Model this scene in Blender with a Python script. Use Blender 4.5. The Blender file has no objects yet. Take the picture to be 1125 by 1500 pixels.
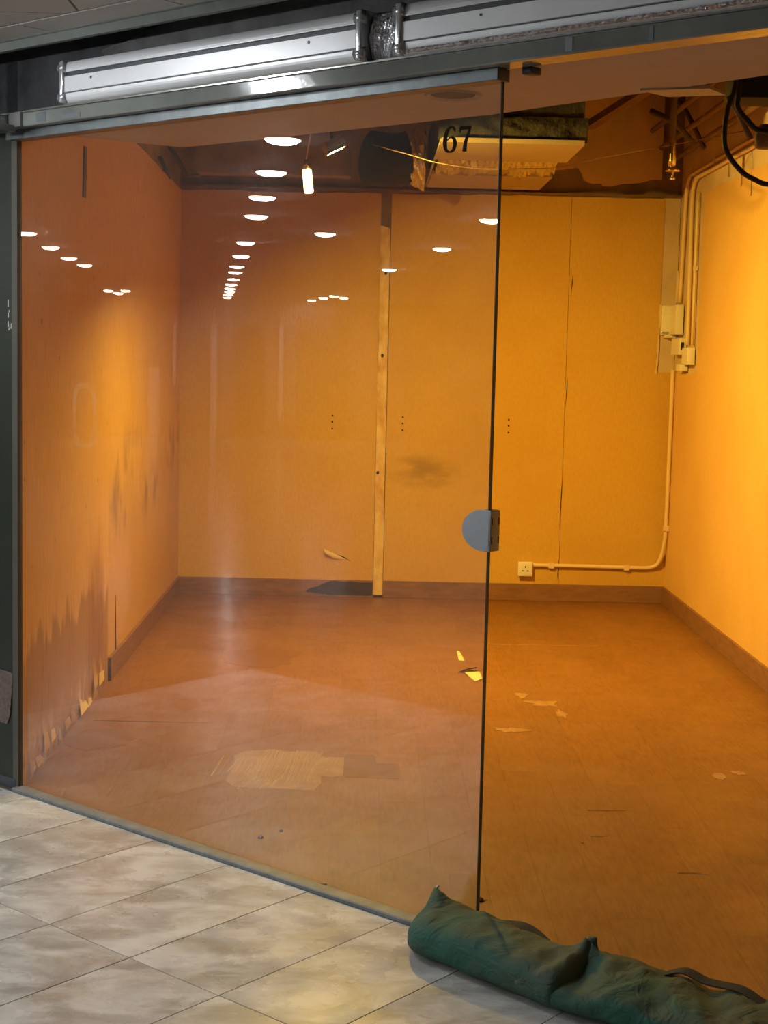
import bpy, bmesh, math, random
from mathutils import Vector, Matrix, noise
random.seed(7)
sc = bpy.context.scene
COL = sc.collection

# ------------------------------------------------------------------ camera
cam_d = bpy.data.cameras.new('camera')
cam = bpy.data.objects.new('camera', cam_d)
COL.objects.link(cam)
F_PX = 2203.2
cam_d.sensor_fit = 'VERTICAL'
cam_d.sensor_height = 36.0
cam_d.lens = F_PX / 1500.0 * 36.0
cam_d.clip_start = 0.05
cam_d.clip_end = 200
pit, rol, yaw = math.radians(-5.9307), math.radians(1.3255), math.radians(-0.757)
cp, sp, cr, sr = math.cos(pit), math.sin(pit), math.cos(rol), math.sin(rol)
fw = Vector((0, cp, sp)); up = Vector((0, -sp, cp)); rt = Vector((1, 0, 0))
r2 = cr * rt + sr * up
u2 = -sr * rt + cr * up
RZ = Matrix.Rotation(yaw, 3, 'Z')
r2, u2, fw = RZ @ r2, RZ @ u2, RZ @ fw
M = Matrix((r2, u2, -fw)).transposed().to_4x4()
M.translation = Vector((0, 0, 1.5))
cam.matrix_world = M
sc.camera = cam

# ------------------------------------------------------------------ world, exposure
w = bpy.data.worlds.new('world'); sc.world = w
w.use_nodes = True
w.node_tree.nodes['Background'].inputs[0].default_value = (0.55, 0.6, 0.7, 1)
w.node_tree.nodes['Background'].inputs[1].default_value = 0.02
sc.view_settings.view_transform = 'Standard'
sc.view_settings.look = 'None'
sc.view_settings.exposure = 0.0
sc.view_settings.gamma = 1.0
sc.view_settings.use_curve_mapping = False
LAMP_WHITE = 380.0         # radiance of the corridor downlight diffusers
LAMP_WARM = 6800.0         # radiance of the flood lamp's emitter in the shop
WARM = (1.0, 0.62, 0.085)

# ------------------------------------------------------------------ frame of the shopfront
EX = Vector((0.7545, -0.6562, 0)); EX.normalize()        # along the glass, to the right
EN = Vector((-EX.y, EX.x, 0))                            # into the shop
CG = 3.035
XL, XR, YB = -1.15, 1.885, 9.28
HC = 2.45                                                # corridor ceiling
def G(s, n, z): return EX * s + EN * (CG + n) + Vector((0, 0, z))

# ------------------------------------------------------------------ materials
def mat(name, col, rough=0.6, metal=0.0, spec=0.5, var=0.0, vscale=6, stretch=(1, 1, 1), bump=0.0, bscale=60,
        rand=0.0, col2=None, coat=0.0):
    m = bpy.data.materials.new(name); m.use_nodes = True
    nt = m.node_tree; N = nt.nodes; L = nt.links
    b = N['Principled BSDF']
    b.inputs['Roughness'].default_value = rough
    b.inputs['Metallic'].default_value = metal
    b.inputs['Specular IOR Level'].default_value = spec
    if coat: b.inputs['Coat Weight'].default_value = coat; b.inputs['Coat Roughness'].default_value = 0.12
    c = (*col, 1)
    b.inputs['Base Color'].default_value = c
    m['links'] = 0
    tc = N.new('ShaderNodeTexCoord'); mp = N.new('ShaderNodeMapping')
    mp.inputs['Scale'].default_value = stretch
    L.new(tc.outputs['Object'], mp.inputs['Vector'])
    last = None
    if var:
        nz = N.new('ShaderNodeTexNoise'); nz.inputs['Scale'].default_value = vscale
        nz.inputs['Detail'].default_value = 6; nz.inputs['Roughness'].default_value = 0.6
        L.new(mp.outputs[0], nz.inputs['Vector'])
        rp = N.new('ShaderNodeMapRange'); rp.inputs['From Min'].default_value = 0.3; rp.inputs['From Max'].default_value = 0.7
        L.new(nz.outputs[0], rp.inputs['Value'])
        mx = N.new('ShaderNodeMix'); mx.data_type = 'RGBA'
        d = col2 if col2 else tuple(x * (1 - var) for x in col)
        mx.inputs[6].default_value = c; mx.inputs[7].default_value = (*d, 1)
        L.new(rp.outputs[0], mx.inputs[0])
        last = mx.outputs[2]
    if rand:
        oi = N.new('ShaderNodeObjectInfo')
        rr = N.new('ShaderNodeMapRange'); rr.inputs['To Min'].default_value = 1 - rand; rr.inputs['To Max'].default_value = 1 + rand * 0.6
        L.new(oi.outputs['Random'], rr.inputs['Value'])
        hs = N.new('ShaderNodeHueSaturation')
        if last: L.new(last, hs.inputs['Color'])
        else: hs.inputs['Color'].default_value = c
        L.new(rr.outputs[0], hs.inputs['Value'])
        last = hs.outputs[0]
    if last: L.new(last, b.inputs['Base Color'])
    if bump:
        nb = N.new('ShaderNodeTexNoise'); nb.inputs['Scale'].default_value = bscale; nb.inputs['Detail'].default_value = 4
        L.new(mp.outputs[0], nb.inputs['Vector'])
        bp = N.new('ShaderNodeBump'); bp.inputs['Strength'].default_value = bump; bp.inputs['Distance'].default_value = 0.01
        L.new(nb.outputs[0], bp.inputs['Height']); L.new(bp.outputs[0], b.inputs['Normal'])
    return m

def nodes(m): return m.node_tree.nodes, m.node_tree.links, m.node_tree.nodes['Principled BSDF']

def math_node(N, L, op, a, b=None, clamp=False):
    n = N.new('ShaderNodeMath'); n.operation = op; n.use_clamp = clamp
    for i, v in enumerate((a, b)):
        if v is None: continue
        if isinstance(v, (int, float)): n.inputs[i].default_value = v
        else: L.new(v, n.inputs[i])
    return n.outputs[0]

def smooth(N, L, v, a, b, o0=0.0, o1=1.0):
    n = N.new('ShaderNodeMapRange'); n.interpolation_type = 'SMOOTHSTEP'
    L.new(v, n.inputs['Value']); n.inputs['From Min'].default_value = a; n.inputs['From Max'].default_value = b
    n.inputs['To Min'].default_value = o0; n.inputs['To Max'].default_value = o1
    return n.outputs[0]

def noise_tex(N, L, scale, stretch=(1, 1, 1), detail=4, rough=0.55, dist=0.0):
    tc = N.new('ShaderNodeTexCoord'); mp = N.new('ShaderNodeMapping'); mp.inputs['Scale'].default_value = stretch
    nz = N.new('ShaderNodeTexNoise'); nz.inputs['Scale'].default_value = scale; nz.inputs['Detail'].default_value = detail
    nz.inputs['Roughness'].default_value = rough; nz.inputs['Distortion'].default_value = dist
    L.new(tc.outputs['Object'], mp.inputs[0]); L.new(mp.outputs[0], nz.inputs['Vector'])
    return nz.outputs[0]

def mixcol(N, L, fac, a, b):
    mx = N.new('ShaderNodeMix'); mx.data_type = 'RGBA'
    L.new(fac, mx.inputs[0])
    for i, v in ((6, a), (7, b)):
        if isinstance(v, tuple): mx.inputs[i].default_value = (*v[:3], 1)
        else: L.new(v, mx.inputs[i])
    return mx.outputs[2]

# wallpaper: tan paper with fine fibres; 'left' adds the water stains low on the front board, 'back' the smudge
def wallpaper(name, base, kind):
    m = mat(name, base, rough=0.55, spec=0.35)
    N, L, b = nodes(m)
    st = {'left': (1, 14, 1.2), 'left_front': (1, 14, 1.2), 'right': (1, 16, 5), 'back': (10, 1, 5)}[kind]
    fib = smooth(N, L, noise_tex(N, L, 7, st, 6, 0.65), 0.3, 0.72)
    dark = tuple(x * y for x, y in zip(base, (0.80, 0.74, 0.62) if kind.startswith('left') else (0.92, 0.89, 0.80)))
    col = mixcol(N, L, fib, base, dark)
    big = smooth(N, L, noise_tex(N, L, 1.6, (1, 1, 1), 3), 0.35, 0.75, 0, 0.55)
    col = mixcol(N, L, big, col, tuple(x * y for x, y in zip(base, (0.85, 0.76, 0.6))))
    tc = N.new('ShaderNodeTexCoord'); sx = N.new('ShaderNodeSeparateXYZ'); L.new(tc.outputs['Object'], sx.inputs[0])
    X, Y, Z = sx.outputs
    if kind.startswith('left'):
        # grime: vertical dribbles and blotches
        rag = noise_tex(N, L, 2.2, (1, 3.2, 0.9), 5, 0.6)
        zz = math_node(N, L, 'ADD', Z, math_node(N, L, 'MULTIPLY', math_node(N, L, 'SUBTRACT', rag, 0.5), 0.6))
        if kind == 'left_front':
            f = smooth(N, L, zz, 0.50, 0.44)
            col = mixcol(N, L, math_node(N, L, 'MULTIPLY', f, 0.75), col, (0.36, 0.20, 0.035))
            st2 = smooth(N, L, noise_tex(N, L, 3.0, (1, 16, 0.9), 4, 0.6), 0.56, 0.66)
            low = smooth(N, L, Z, 0.75, 0.1)
            col = mixcol(N, L, math_node(N, L, 'MULTIPLY', st2, math_node(N, L, 'MULTIPLY', low, 0.8)), col, (0.10, 0.05, 0.015))
            # tall brown run beside the joint
            run = math_node(N, L, 'MULTIPLY', smooth(N, L, Y, 6.15, 6.35), smooth(N, L, Y, 6.66, 6.55))
            run = math_node(N, L, 'MULTIPLY', run, smooth(N, L, math_node(N, L, 'ADD', Z, math_node(N, L, 'MULTIPLY', rag, 0.7)), 1.15, 0.75))
            col = mixcol(N, L, math_node(N, L, 'MULTIPLY', run, 0.75), col, (0.34, 0.16, 0.04))
            pale = math_node(N, L, 'MULTIPLY', smooth(N, L, noise_tex(N, L, 9, (1, 1, 0.8), 5), 0.5, 0.6), smooth(N, L, Z, 0.22, 0.05))
            col = mixcol(N, L, pale, col, (0.62, 0.45, 0.25))
            wet = smooth(N, L, Z, 0.09, 0.0)
            col = mixcol(N, L, math_node(N, L, 'MULTIPLY', wet, 0.5), col, (0.22, 0.11, 0.04))
        else:
            f = smooth(N, L, zz, 0.98, 0.80)
            col = mixcol(N, L, math_node(N, L, 'MULTIPLY', f, 0.28), col, (0.40, 0.24, 0.07))
            g = math_node(N, L, 'MULTIPLY', smooth(N, L, noise_tex(N, L, 2.0, (1, 2.5, 1.4), 5), 0.5, 0.7),
                          math_node(N, L, 'MULTIPLY', smooth(N, L, Z, 0.55, 0.75), smooth(N, L, Z, 1.2, 0.9)))
            col = mixcol(N, L, math_node(N, L, 'MULTIPLY', g, 0.6), col, (0.20, 0.12, 0.05))
        sp_ = smooth(N, L, noise_tex(N, L, 26, (1, 1, 1), 2), 0.70, 0.76)
        col = mixcol(N, L, math_node(N, L, 'MULTIPLY', sp_, 0.6), col, (0.16, 0.09, 0.03))
    if kind == 'back':
        dx = math_node(N, L, 'DIVIDE', math_node(N, L, 'SUBTRACT', X, 0.36), 0.26)
        dz = math_node(N, L, 'DIVIDE', math_node(N, L, 'SUBTRACT', Z, 0.79), 0.12)
        rr = math_node(N, L, 'ADD', math_node(N, L, 'MULTIPLY', dx, dx), math_node(N, L, 'MULTIPLY', dz, dz))
        nz = noise_tex(N, L, 5, (1, 1, 2), 5)
        f = math_node(N, L, 'MULTIPLY', smooth(N, L, rr, 1.1, 0.0), smooth(N, L, nz, 0.3, 0.6))
        col = mixcol(N, L, math_node(N, L, 'MULTIPLY', f, 0.6), col, (0.24, 0.15, 0.06))
    L.new(col, b.inputs['Base Color'])
    bp = N.new('ShaderNodeBump'); bp.inputs['Strength'].default_value = 0.25; bp.inputs['Distance'].default_value = 0.004
    L.new(fib, bp.inputs['Height']); L.new(bp.outputs[0], b.inputs['Normal'])
    return m

PAPER = (0.78, 0.50, 0.15)
M_paper_left = wallpaper('wallpaper_left', PAPER, 'left')
M_paper_front = wallpaper('wallpaper_left_front', PAPER, 'left_front')
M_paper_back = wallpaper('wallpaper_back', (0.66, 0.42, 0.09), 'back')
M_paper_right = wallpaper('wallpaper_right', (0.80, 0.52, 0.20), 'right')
M_plaster = mat('bare_plaster', (0.74, 0.58, 0.40), 0.85, var=0.25, vscale=3, bump=0.3, bscale=40)
M_rough = mat('raw_concrete', (0.34, 0.24, 0.15), 0.9, var=0.5, vscale=4, bump=0.6, bscale=25)
M_rough_dark = mat('dark_concrete', (0.17, 0.165, 0.16), 0.9, var=0.8, vscale=5, bump=0.8, bscale=20)
M_dirty_shaded = mat('dirty_shaded_plaster', (0.012, 0.012, 0.014), 0.85, var=0.9, vscale=7, bump=0.8, bscale=18, col2=(0.045, 0.045, 0.05))  # black dirt, with the darkness of the recess added to the colour
M_soffit = mat('soffit_board', (0.50, 0.40, 0.32), 0.8, var=0.15, vscale=2)
M_base = mat('skirting_brown', (0.30, 0.15, 0.085), 0.5, var=0.35, vscale=4, stretch=(2, 2, 8))
M_batten = mat('batten_patchy', (0.84, 0.68, 0.44), 0.7, var=1, vscale=5, stretch=(3, 1, 1.6), col2=(0.60, 0.33, 0.08), bump=0.3, bscale=40)
M_white = mat('white_plastic', (0.80, 0.76, 0.68), 0.4)
M_pipe = mat('painted_conduit', (0.80, 0.62, 0.36), 0.45)
M_dark = mat('dark_hole', (0.02, 0.015, 0.012), 0.8)
M_alu = mat('aluminium_profile', (0.72, 0.73, 0.74), 0.38, metal=0.25, var=0.12, vscale=5, bump=0.05, bscale=12)
M_groove = mat('dark_groove', (0.035, 0.04, 0.05), 0.5)
M_cap = mat('end_cap_grey', (0.55, 0.57, 0.60), 0.22, metal=0.7)
M_fascia = mat('fascia_grey_paint', (0.22, 0.235, 0.215), 0.1, var=0.35, vscale=5, spec=0.6, bump=0.1, bscale=10)
M_channel = mat('channel_dark_metal', (0.16, 0.18, 0.185), 0.4, metal=0.5, var=0.4, vscale=14)
M_film = mat('plastic_film', (0.55, 0.57, 0.62), 0.08, metal=0.6, bump=1.0, bscale=60)
M_sill = mat('sill_metal', (0.22, 0.23, 0.225), 0.55, metal=0.2, var=0.35, vscale=18)
M_jamb = mat('jamb_green_gloss', (0.012, 0.017, 0.008), 0.35, var=0.4, vscale=3, spec=0.3)
M_jamb_edge = mat('jamb_edge', (0.06, 0.054, 0.036), 0.4, var=0.3, vscale=6)
M_steel = mat('polished_steel', (0.62, 0.62, 0.6), 0.18, metal=1.0)
M_satin = mat('satin_steel', (0.40, 0.42, 0.44), 0.36, metal=0.85, var=0.1, vscale=8)
M_satin_side = mat('satin_steel_side', (0.30, 0.29, 0.26), 0.45, metal=0.6)
M_brass = mat('brass', (0.80, 0.62, 0.28), 0.2, metal=1.0)
M_black = mat('black_rubber', (0.018, 0.015, 0.014), 0.5)
M_digit = mat('numeral_dark', (0.02, 0.012, 0.008), 0.8, spec=0.1)
M_foil = mat('crinkled_foil', (0.72, 0.66, 0.54), 0.22, metal=0.9, bump=0.6, bscale=30)
M_insul = mat('grey_insulation', (0.06, 0.055, 0.05), 0.9, var=0.6, vscale=14, bump=0.8, bscale=40)
M_duct = mat('flexible_duct_shaded', (0.03, 0.025, 0.02), 0.7, var=0.3, vscale=8)  # the duct's shadow side is put into this dark colour
M_grille = mat('grille_cream', (0.46, 0.37, 0.26), 0.5)
M_timber = mat('old_timber', (0.28, 0.16, 0.08), 0.8, var=0.4, vscale=5, bump=0.3)
M_brick = mat('red_clay', (0.42, 0.17, 0.07), 0.85, var=0.3, vscale=7)
M_rust = mat('rusty_steel', (0.13, 0.085, 0.055), 0.7, var=0.4, vscale=10)
M_tape = mat('brown_tape', (0.12, 0.07, 0.03), 0.5)
M_scrap = mat('paper_scrap', (0.82, 0.68, 0.42), 0.7)
M_flap = mat('torn_paper_back', (0.74, 0.56, 0.30), 0.75)
M_glue = mat('glue_residue', (0.52, 0.36, 0.19), 0.4, var=0.3, vscale=9)
M_residue = mat('dark_residue', (0.24, 0.10, 0.04), 0.6, var=0.3, vscale=9)
M_speckled = mat('speckled_brown', (0.16, 0.10, 0.08), 0.35, var=0.7, vscale=90, col2=(0.03, 0.02, 0.02))
M_corr_wall = mat('corridor_wall', (0.15, 0.145, 0.135), 0.5, var=0.1, vscale=2)
M_corr_pale = mat('corridor_pale_panel', (0.42, 0.40, 0.37), 0.4)
M_corr_dark = mat('corridor_dark_front', (0.07, 0.06, 0.055), 0.3)
M_ceiling_tile = mat('ceiling_tile', (0.46, 0.455, 0.44), 0.7, var=0.12, vscale=4, rand=0.05)
M_tbar = mat('ceiling_bar', (0.30, 0.30, 0.30), 0.5)
M_stain = mat('dark_water_stain', (0.05, 0.035, 0.02), 0.8)

# planks
M_plank = mat('vinyl_plank', (0.42, 0.175, 0.085), 0.42, spec=0.4)
def _plank():
    N, L, b = nodes(M_plank)
    g = smooth(N, L, noise_tex(N, L, 5, (16, 2.2, 1), 6, 0.65, 0.4), 0.3, 0.75)
    col = mixcol(N, L, g, (0.27, 0.118, 0.036), (0.185, 0.076, 0.022))
    bl = smooth(N, L, noise_tex(N, L, 1.7, (1, 1, 1), 5), 0.42, 0.68, 0, 0.5)
    col = mixcol(N, L, bl, col, (0.27, 0.125, 0.055))
    sc_ = smooth(N, L, noise_tex(N, L, 9, (7, 1.2, 1), 4), 0.66, 0.78, 0, 0.5)
    col = mixcol(N, L, sc_, col, (0.38, 0.19, 0.085))
    oi = N.new('ShaderNodeObjectInfo')
    rr = N.new('ShaderNodeMapRange'); rr.inputs['To Min'].default_value = 0.93; rr.inputs['To Max'].default_value = 1.05
    L.new(oi.outputs['Random'], rr.inputs['Value'])
    hs = N.new('ShaderNodeHueSaturation'); L.new(col, hs.inputs['Color']); L.new(rr.outputs[0], hs.inputs['Value'])
    L.new(hs.outputs[0], b.inputs['Base Color'])
    r = smooth(N, L, noise_tex(N, L, 3, (1, 1, 1), 5), 0.3, 0.7, 0.34, 0.55); L.new(r, b.inputs['Roughness'])
_plank()

# marble: warm grey with veins and tan clouds
def marble(name, tiled):
    m = mat(name, (0.62, 0.57, 0.50), 0.22, spec=0.5)
    N, L, b = nodes(m)
    tc = N.new('ShaderNodeTexCoord'); oi = N.new('ShaderNodeObjectInfo')
    mp = N.new('ShaderNodeMapping'); L.new(tc.outputs['Object'], mp.inputs[0])
    if tiled:
        cx = N.new('ShaderNodeCombineXYZ')
        for i, k in enumerate((37.0, 91.0, 53.0)):
            L.new(math_node(N, L, 'MULTIPLY', oi.outputs['Random'], k), cx.inputs[i])
        L.new(cx.outputs[0], mp.inputs['Location'])
    def nz(scale, stretch, detail, dist=0.0, rough=0.6):
        q = N.new('ShaderNodeMapping'); q.inputs['Scale'].default_value = stretch
        q.inputs['Rotation'].default_value = (0, 0, 0.6)
        t = N.new('ShaderNodeTexNoise'); t.inputs['Scale'].default_value = scale; t.inputs['Detail'].default_value = detail
        t.inputs['Distortion'].default_value = dist; t.inputs['Roughness'].default_value = rough
        L.new(mp.outputs[0], q.inputs[0]); L.new(q.outputs[0], t.inputs['Vector']); return t.outputs[0]
    col = mixcol(N, L, smooth(N, L, nz(4.5, (1, 1.7, 1), 7, 0.5), 0.34, 0.66), (0.68, 0.665, 0.63), (0.37, 0.35, 0.315))
    col = mixcol(N, L, smooth(N, L, nz(3.1, (1, 1.6, 1), 5, 0.4), 0.5, 0.72, 0, 0.7), col, (0.37, 0.31, 0.215))
    col = mixcol(N, L, smooth(N, L, nz(9, (1, 3, 1), 6, 1.0), 0.58, 0.72, 0, 0.55), col, (0.66, 0.645, 0.61))
    col = mixcol(N, L, smooth(N, L, nz(11, (1, 1.8, 1), 8, 0.8, 0.7), 0.55, 0.68, 0, 0.55), col, (0.36, 0.32, 0.26))
    if tiled:
        rr = N.new('ShaderNodeMapRange'); rr.inputs['To Min'].default_value = 0.88; rr.inputs['To Max'].default_value = 1.08
        L.new(oi.outputs['Random'], rr.inputs['Value'])
        hs = N.new('ShaderNodeHueSaturation'); L.new(col, hs.inputs['Color']); L.new(rr.outputs[0], hs.inputs['Value']); col = hs.outputs[0]
    L.new(col, b.inputs['Base Color'])
    L.new(smooth(N, L, nz(4, (1, 1, 1), 5), 0.3, 0.7, 0.19, 0.36), b.inputs['Roughness'])
    return m
M_marble = marble('marble_tile', True)
M_marble_far_dimmed = mat('marble_far_dimmed', (0.17, 0.165, 0.155), 0.13, var=0.12, vscale=3)  # darker than the near tiles, to weaken the floor's mirror image
M_grout = mat('dark_grout', (0.16, 0.14, 0.12), 0.8, var=0.3, vscale=10)

# canvas
M_canvas = mat('green_canvas', (0.022, 0.075, 0.052), 0.75, spec=0.3)
def _canvas():
    N, L, b = nodes(M_canvas)
    d = smooth(N, L, noise_tex(N, L, 5, (1, 1, 1), 5), 0.40, 0.7)
    col = mixcol(N, L, d, (0.026, 0.098, 0.068), (0.058, 0.082, 0.058))
    # dust settled where the cloth faces up
    ge = N.new('ShaderNodeNewGeometry'); sx = N.new('ShaderNodeSeparateXYZ'); L.new(ge.outputs['Normal'], sx.inputs[0])
    du = math_node(N, L, 'MULTIPLY', smooth(N, L, sx.outputs[2], 0.45, 0.95), smooth(N, L, noise_tex(N, L, 9, (1, 1, 1), 4), 0.3, 0.6, 0.2, 0.6))
    col = mixcol(N, L, du, col, (0.085, 0.09, 0.055))
    st = smooth(N, L, noise_tex(N, L, 16, (1, 1, 1), 3), 0.70, 0.78, 0, 0.7)
    col = mixcol(N, L, st, col, (0.22, 0.21, 0.10))
    L.new(col, b.inputs['Base Color'])
    wv = N.new('ShaderNodeTexNoise'); wv.inputs['Scale'].default_value = 260
    tc = N.new('ShaderNodeTexCoord'); L.new(tc.outputs['Object'], wv.inputs['Vector'])
    bp = N.new('ShaderNodeBump'); bp.inputs['Strength'].default_value = 0.3; bp.inputs['Distance'].default_value = 0.002
    cr_ = noise_tex(N, L, 13, (1, 1, 1.6), 3, 0.5, 1.2)
    b2_ = N.new('ShaderNodeBump'); b2_.inputs['Strength'].default_value = 0.4; b2_.inputs['Distance'].default_value = 0.03
    L.new(math_node(N, L, 'ABSOLUTE', math_node(N, L, 'SUBTRACT', cr_, 0.5)), b2_.inputs['Height'])
    L.new(wv.outputs[0], bp.inputs['Height']); L.new(b2_.outputs[0], bp.inputs['Normal']); L.new(bp.outputs[0], b.inputs['Normal'])
_canvas()
M_patch = mat('faded_patch', (0.075, 0.085, 0.05), 0.85)
M_webbing = mat('dark_webbing', (0.02, 0.022, 0.02), 0.8)
M_thread = mat('pale_thread', (0.6, 0.58, 0.5), 0.8)

# shop glass: thin two-faced sheet, Schlick reflection, a trace of dust
M_glass = bpy.data.materials.new('shop_glass'); M_glass.use_nodes = True
def _glass():
    N = M_glass.node_tree.nodes; L = M_glass.node_tree.links
    N.remove(N['Principled BSDF'])
    out = N['Material Output']
    ge = N.new('ShaderNodeNewGeometry')
    dp = N.new('ShaderNodeVectorMath'); dp.operation = 'DOT_PRODUCT'
    L.new(ge.outputs['Incoming'], dp.inputs[0]); L.new(ge.outputs['Normal'], dp.inputs[1])
    c = math_node(N, L, 'ABSOLUTE', dp.outputs['Value'])
    p = math_node(N, L, 'POWER', math_node(N, L, 'SUBTRACT', 1.0, c, True), 5.0)
    fr = math_node(N, L, 'ADD', 0.045, math_node(N, L, 'MULTIPLY', p, 0.955), True)
    tr = N.new('ShaderNodeBsdfTransparent'); tr.inputs[0].default_value = (0.955, 0.97, 0.96, 1)
    gl = N.new('ShaderNodeBsdfGlossy'); gl.inputs['Roughness'].default_value = 0.0; gl.inputs[0].default_value = (1, 1, 1, 1)
    df = N.new('ShaderNodeBsdfDiffuse'); df.inputs[0].default_value = (0.75, 0.72, 0.66, 1)
    dust = smooth(N, L, noise_tex(N, L, 2.5, (1, 1, 0.6), 5), 0.3, 0.75, 0.006, 0.020)
    m1 = N.new('ShaderNodeMixShader'); L.new(dust, m1.inputs[0]); L.new(tr.outputs[0], m1.inputs[1]); L.new(df.outputs[0], m1.inputs[2])
    m2 = N.new('ShaderNodeMixShader'); L.new(fr, m2.inputs[0]); L.new(m1.outputs[0], m2.inputs[1]); L.new(gl.outputs[0], m2.inputs[2])
    L.new(m2.outputs[0], out.inputs['Surface'])
_glass()
M_glass_edge = mat('glass_edge_green', (0.035, 0.055, 0.045), 0.25, spec=0.6)
M_ghost = bpy.data.materials.new('oblong_ring_tan'); M_ghost.use_nodes = True
def _ghost():
    N = M_ghost.node_tree.nodes; L = M_ghost.node_tree.links
    b = N['Principled BSDF']; b.inputs['Base Color'].default_value = (0.55, 0.36, 0.16, 1); b.inputs['Roughness'].default_value = 0.5
    tr = N.new('ShaderNodeBsdfTransparent'); mx = N.new('ShaderNodeMixShader')
    f = smooth(N, L, noise_tex(N, L, 18, (1, 1, 0.7), 4), 0.3, 0.7, 0.04, 0.22)
    L.new(f, mx.inputs[0]); L.new(tr.outputs[0], mx.inputs[1]); L.new(b.outputs[0], mx.inputs[2])
    L.new(mx.outputs[0], N['Material Output'].inputs['Surface'])
_ghost()
def emit(name, col, k):
    m = bpy.data.materials.new(name); m.use_nodes = True
    N = m.node_tree.nodes; L = m.node_tree.links
    e = N.new('ShaderNodeEmission'); e.inputs[0].default_value = (*col, 1); e.inputs[1].default_value = k
    L.new(e.outputs[0], N['Material Output'].inputs['Surface']); return m
M_down = emit('downlight_glow', (0.93, 0.97, 1.0), LAMP_WHITE)
M_warm = emit('flood_glow', WARM, LAMP_WARM)
M_bulb = emit('bulb_glow', (1.0, 0.62, 0.22), 9.0)

# ------------------------------------------------------------------ mesh helpers
def link(name, verts, faces, m, parent=None, smooth_=False, loc=None):
    me = bpy.data.meshes.new(name)
    base = Vector((0, 0, 0))
    if parent is not None: base = world_loc(parent)
    if loc is not None: base = Vector(loc)
    me.from_pydata([tuple(Vector(v) - base) for v in verts], [], faces)
    bm = bmesh.new(); bm.from_mesh(me)
    bmesh.ops.recalc_face_normals(bm, faces=bm.faces); bm.to_mesh(me); bm.free()
    if smooth_:
        for p in me.polygons: p.use_smooth = True
    me.materials.append(m)
    o = bpy.data.objects.new(name, me); COL.objects.link(o)
    if parent is not None:
        o.parent = parent; o.location = base - world_loc(parent)
    else: o.location = base
    return o
def world_loc(o):
    v = Vector(o.location)
    while o.parent: o = o.parent; v += Vector(o.location)
    return v
def thing(name, loc, label, cat, group=None):
    o = bpy.data.objects.new(name, None); o.empty_display_size = 0.05; COL.objects.link(o); o.location = Vector(loc)
    return tag(o, label, cat, group)
def tag(o, label, cat, group=None):
    o['label'] = label; o['category'] = cat
    if group: o['group'] = group
    return o
def struct(o, label=None):
    o['kind'] = 'structure'
    if label: o['label'] = label
    return o
BF = [(0, 1, 3, 2), (4, 6, 7, 5), (0, 4, 5, 1), (2, 3, 7, 6), (0, 2, 6, 4), (1, 5, 7, 3)]
def bxv(x0, x1, y0, y1, z0, z1, fn=None):
    v = [Vector((x, y, z)) for x in (x0, x1) for y in (y0, y1) for z in (z0, z1)]
    return [fn(*p) for p in v] if fn else v
def box(name, x0, x1, y0, y1, z0, z1, m, parent=None, fn=None, bev=0.0):
    v = bxv(x0, x1, y0, y1, z0, z1, fn)
    o = link(name, v, BF, m, parent)
    if bev: bevel(o, bev)
    return o
def gbox(name, s0, s1, n0, n1, z0, z1, m, parent=None, bev=0.0):
    return box(name, s0, s1, n0, n1, z0, z1, m, parent, G, bev)
def bevel(o, wdt, seg=2):
    bm = bmesh.new(); bm.from_mesh(o.data)
    bmesh.ops.bevel(bm, geom=list(bm.edges), offset=wdt, segments=seg, affect='EDGES', profile=0.5)
    bm.to_mesh(o.data); bm.free()
    for p in o.data.polygons: p.use_smooth = len(p.vertices) != 4 or p.area < wdt * 3
def joined(parts):
    V, Fc = [], []
    for v, f in parts:
        k = len(V); V += list(v); Fc += [tuple(i + k for i in q) for q in f]
    return V, Fc
def prism(name, poly, z0, z1, m, parent=None, fn=None, loc=None):
    n = len(poly)
    v = [Vector((p[0], p[1], z0)) for p in poly] + [Vector((p[0], p[1], z1)) for p in poly]
    if fn: v = [fn(*q) for q in v]
    f = [tuple(range(n - 1, -1, -1)), tuple(range(n, 2 * n))] + [(i, (i + 1) % n, n + (i + 1) % n, n + i) for i in range(n)]
    return link(name, v, f, m, parent, loc=loc)
def catmull(pts, k=8):
    P = [Vector(p) for p in pts]; P = [2 * P[0] - P[1]] + P + [2 * P[-1] - P[-2]]
    out = []
    for i in range(1, len(P) - 2):
        a, b, c, d = P[i - 1:i + 3]
        for j in range(k):
            t = j / k
            out.append(0.5 * ((2 * b) + (c - a) * t + (2 * a - 5 * b + 4 * c - d) * t * t + (3 * b - a - 3 * c + d) * t ** 3))
    out.append(P[-2]); return out
def tubev(pts, r, seg=10):
    P = [Vector(p) for p in pts]; V, Fc = [], []
    prev = None
    for i, p in enumerate(P):
        t = (P[min(i + 1, len(P) - 1)] - P[max(i - 1, 0)]).normalized()
        if prev is None:
            a = t.orthogonal().normalized()
        else:
            a = prev - t * prev.dot(t); a.normalize()
        prev = a; b = t.cross(a)
        rr = r[i] if isinstance(r, (list, tuple)) else r
        for k in range(seg):
            q = 2 * math.pi * k / seg
            V.append(p + a * (math.cos(q) * rr) + b * (math.sin(q) * rr))
    for i in range(len(P) - 1):
        for k in range(seg):
            a0 = i * seg + k; a1 = i * seg + (k + 1) % seg
            Fc.append((a0, a1, a1 + seg, a0 + seg))
    Fc.append(tuple(range(seg - 1, -1, -1))); n = (len(P) - 1) * seg; Fc.append(tuple(range(n, n + seg)))
    return V, Fc
def tube(name, pts, r, m, parent=None, seg=10, curve=0):
    if curve: pts = catmull(pts, curve)
    v, f = tubev(pts, r, seg); return link(name, v, f, m, parent, True)
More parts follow.
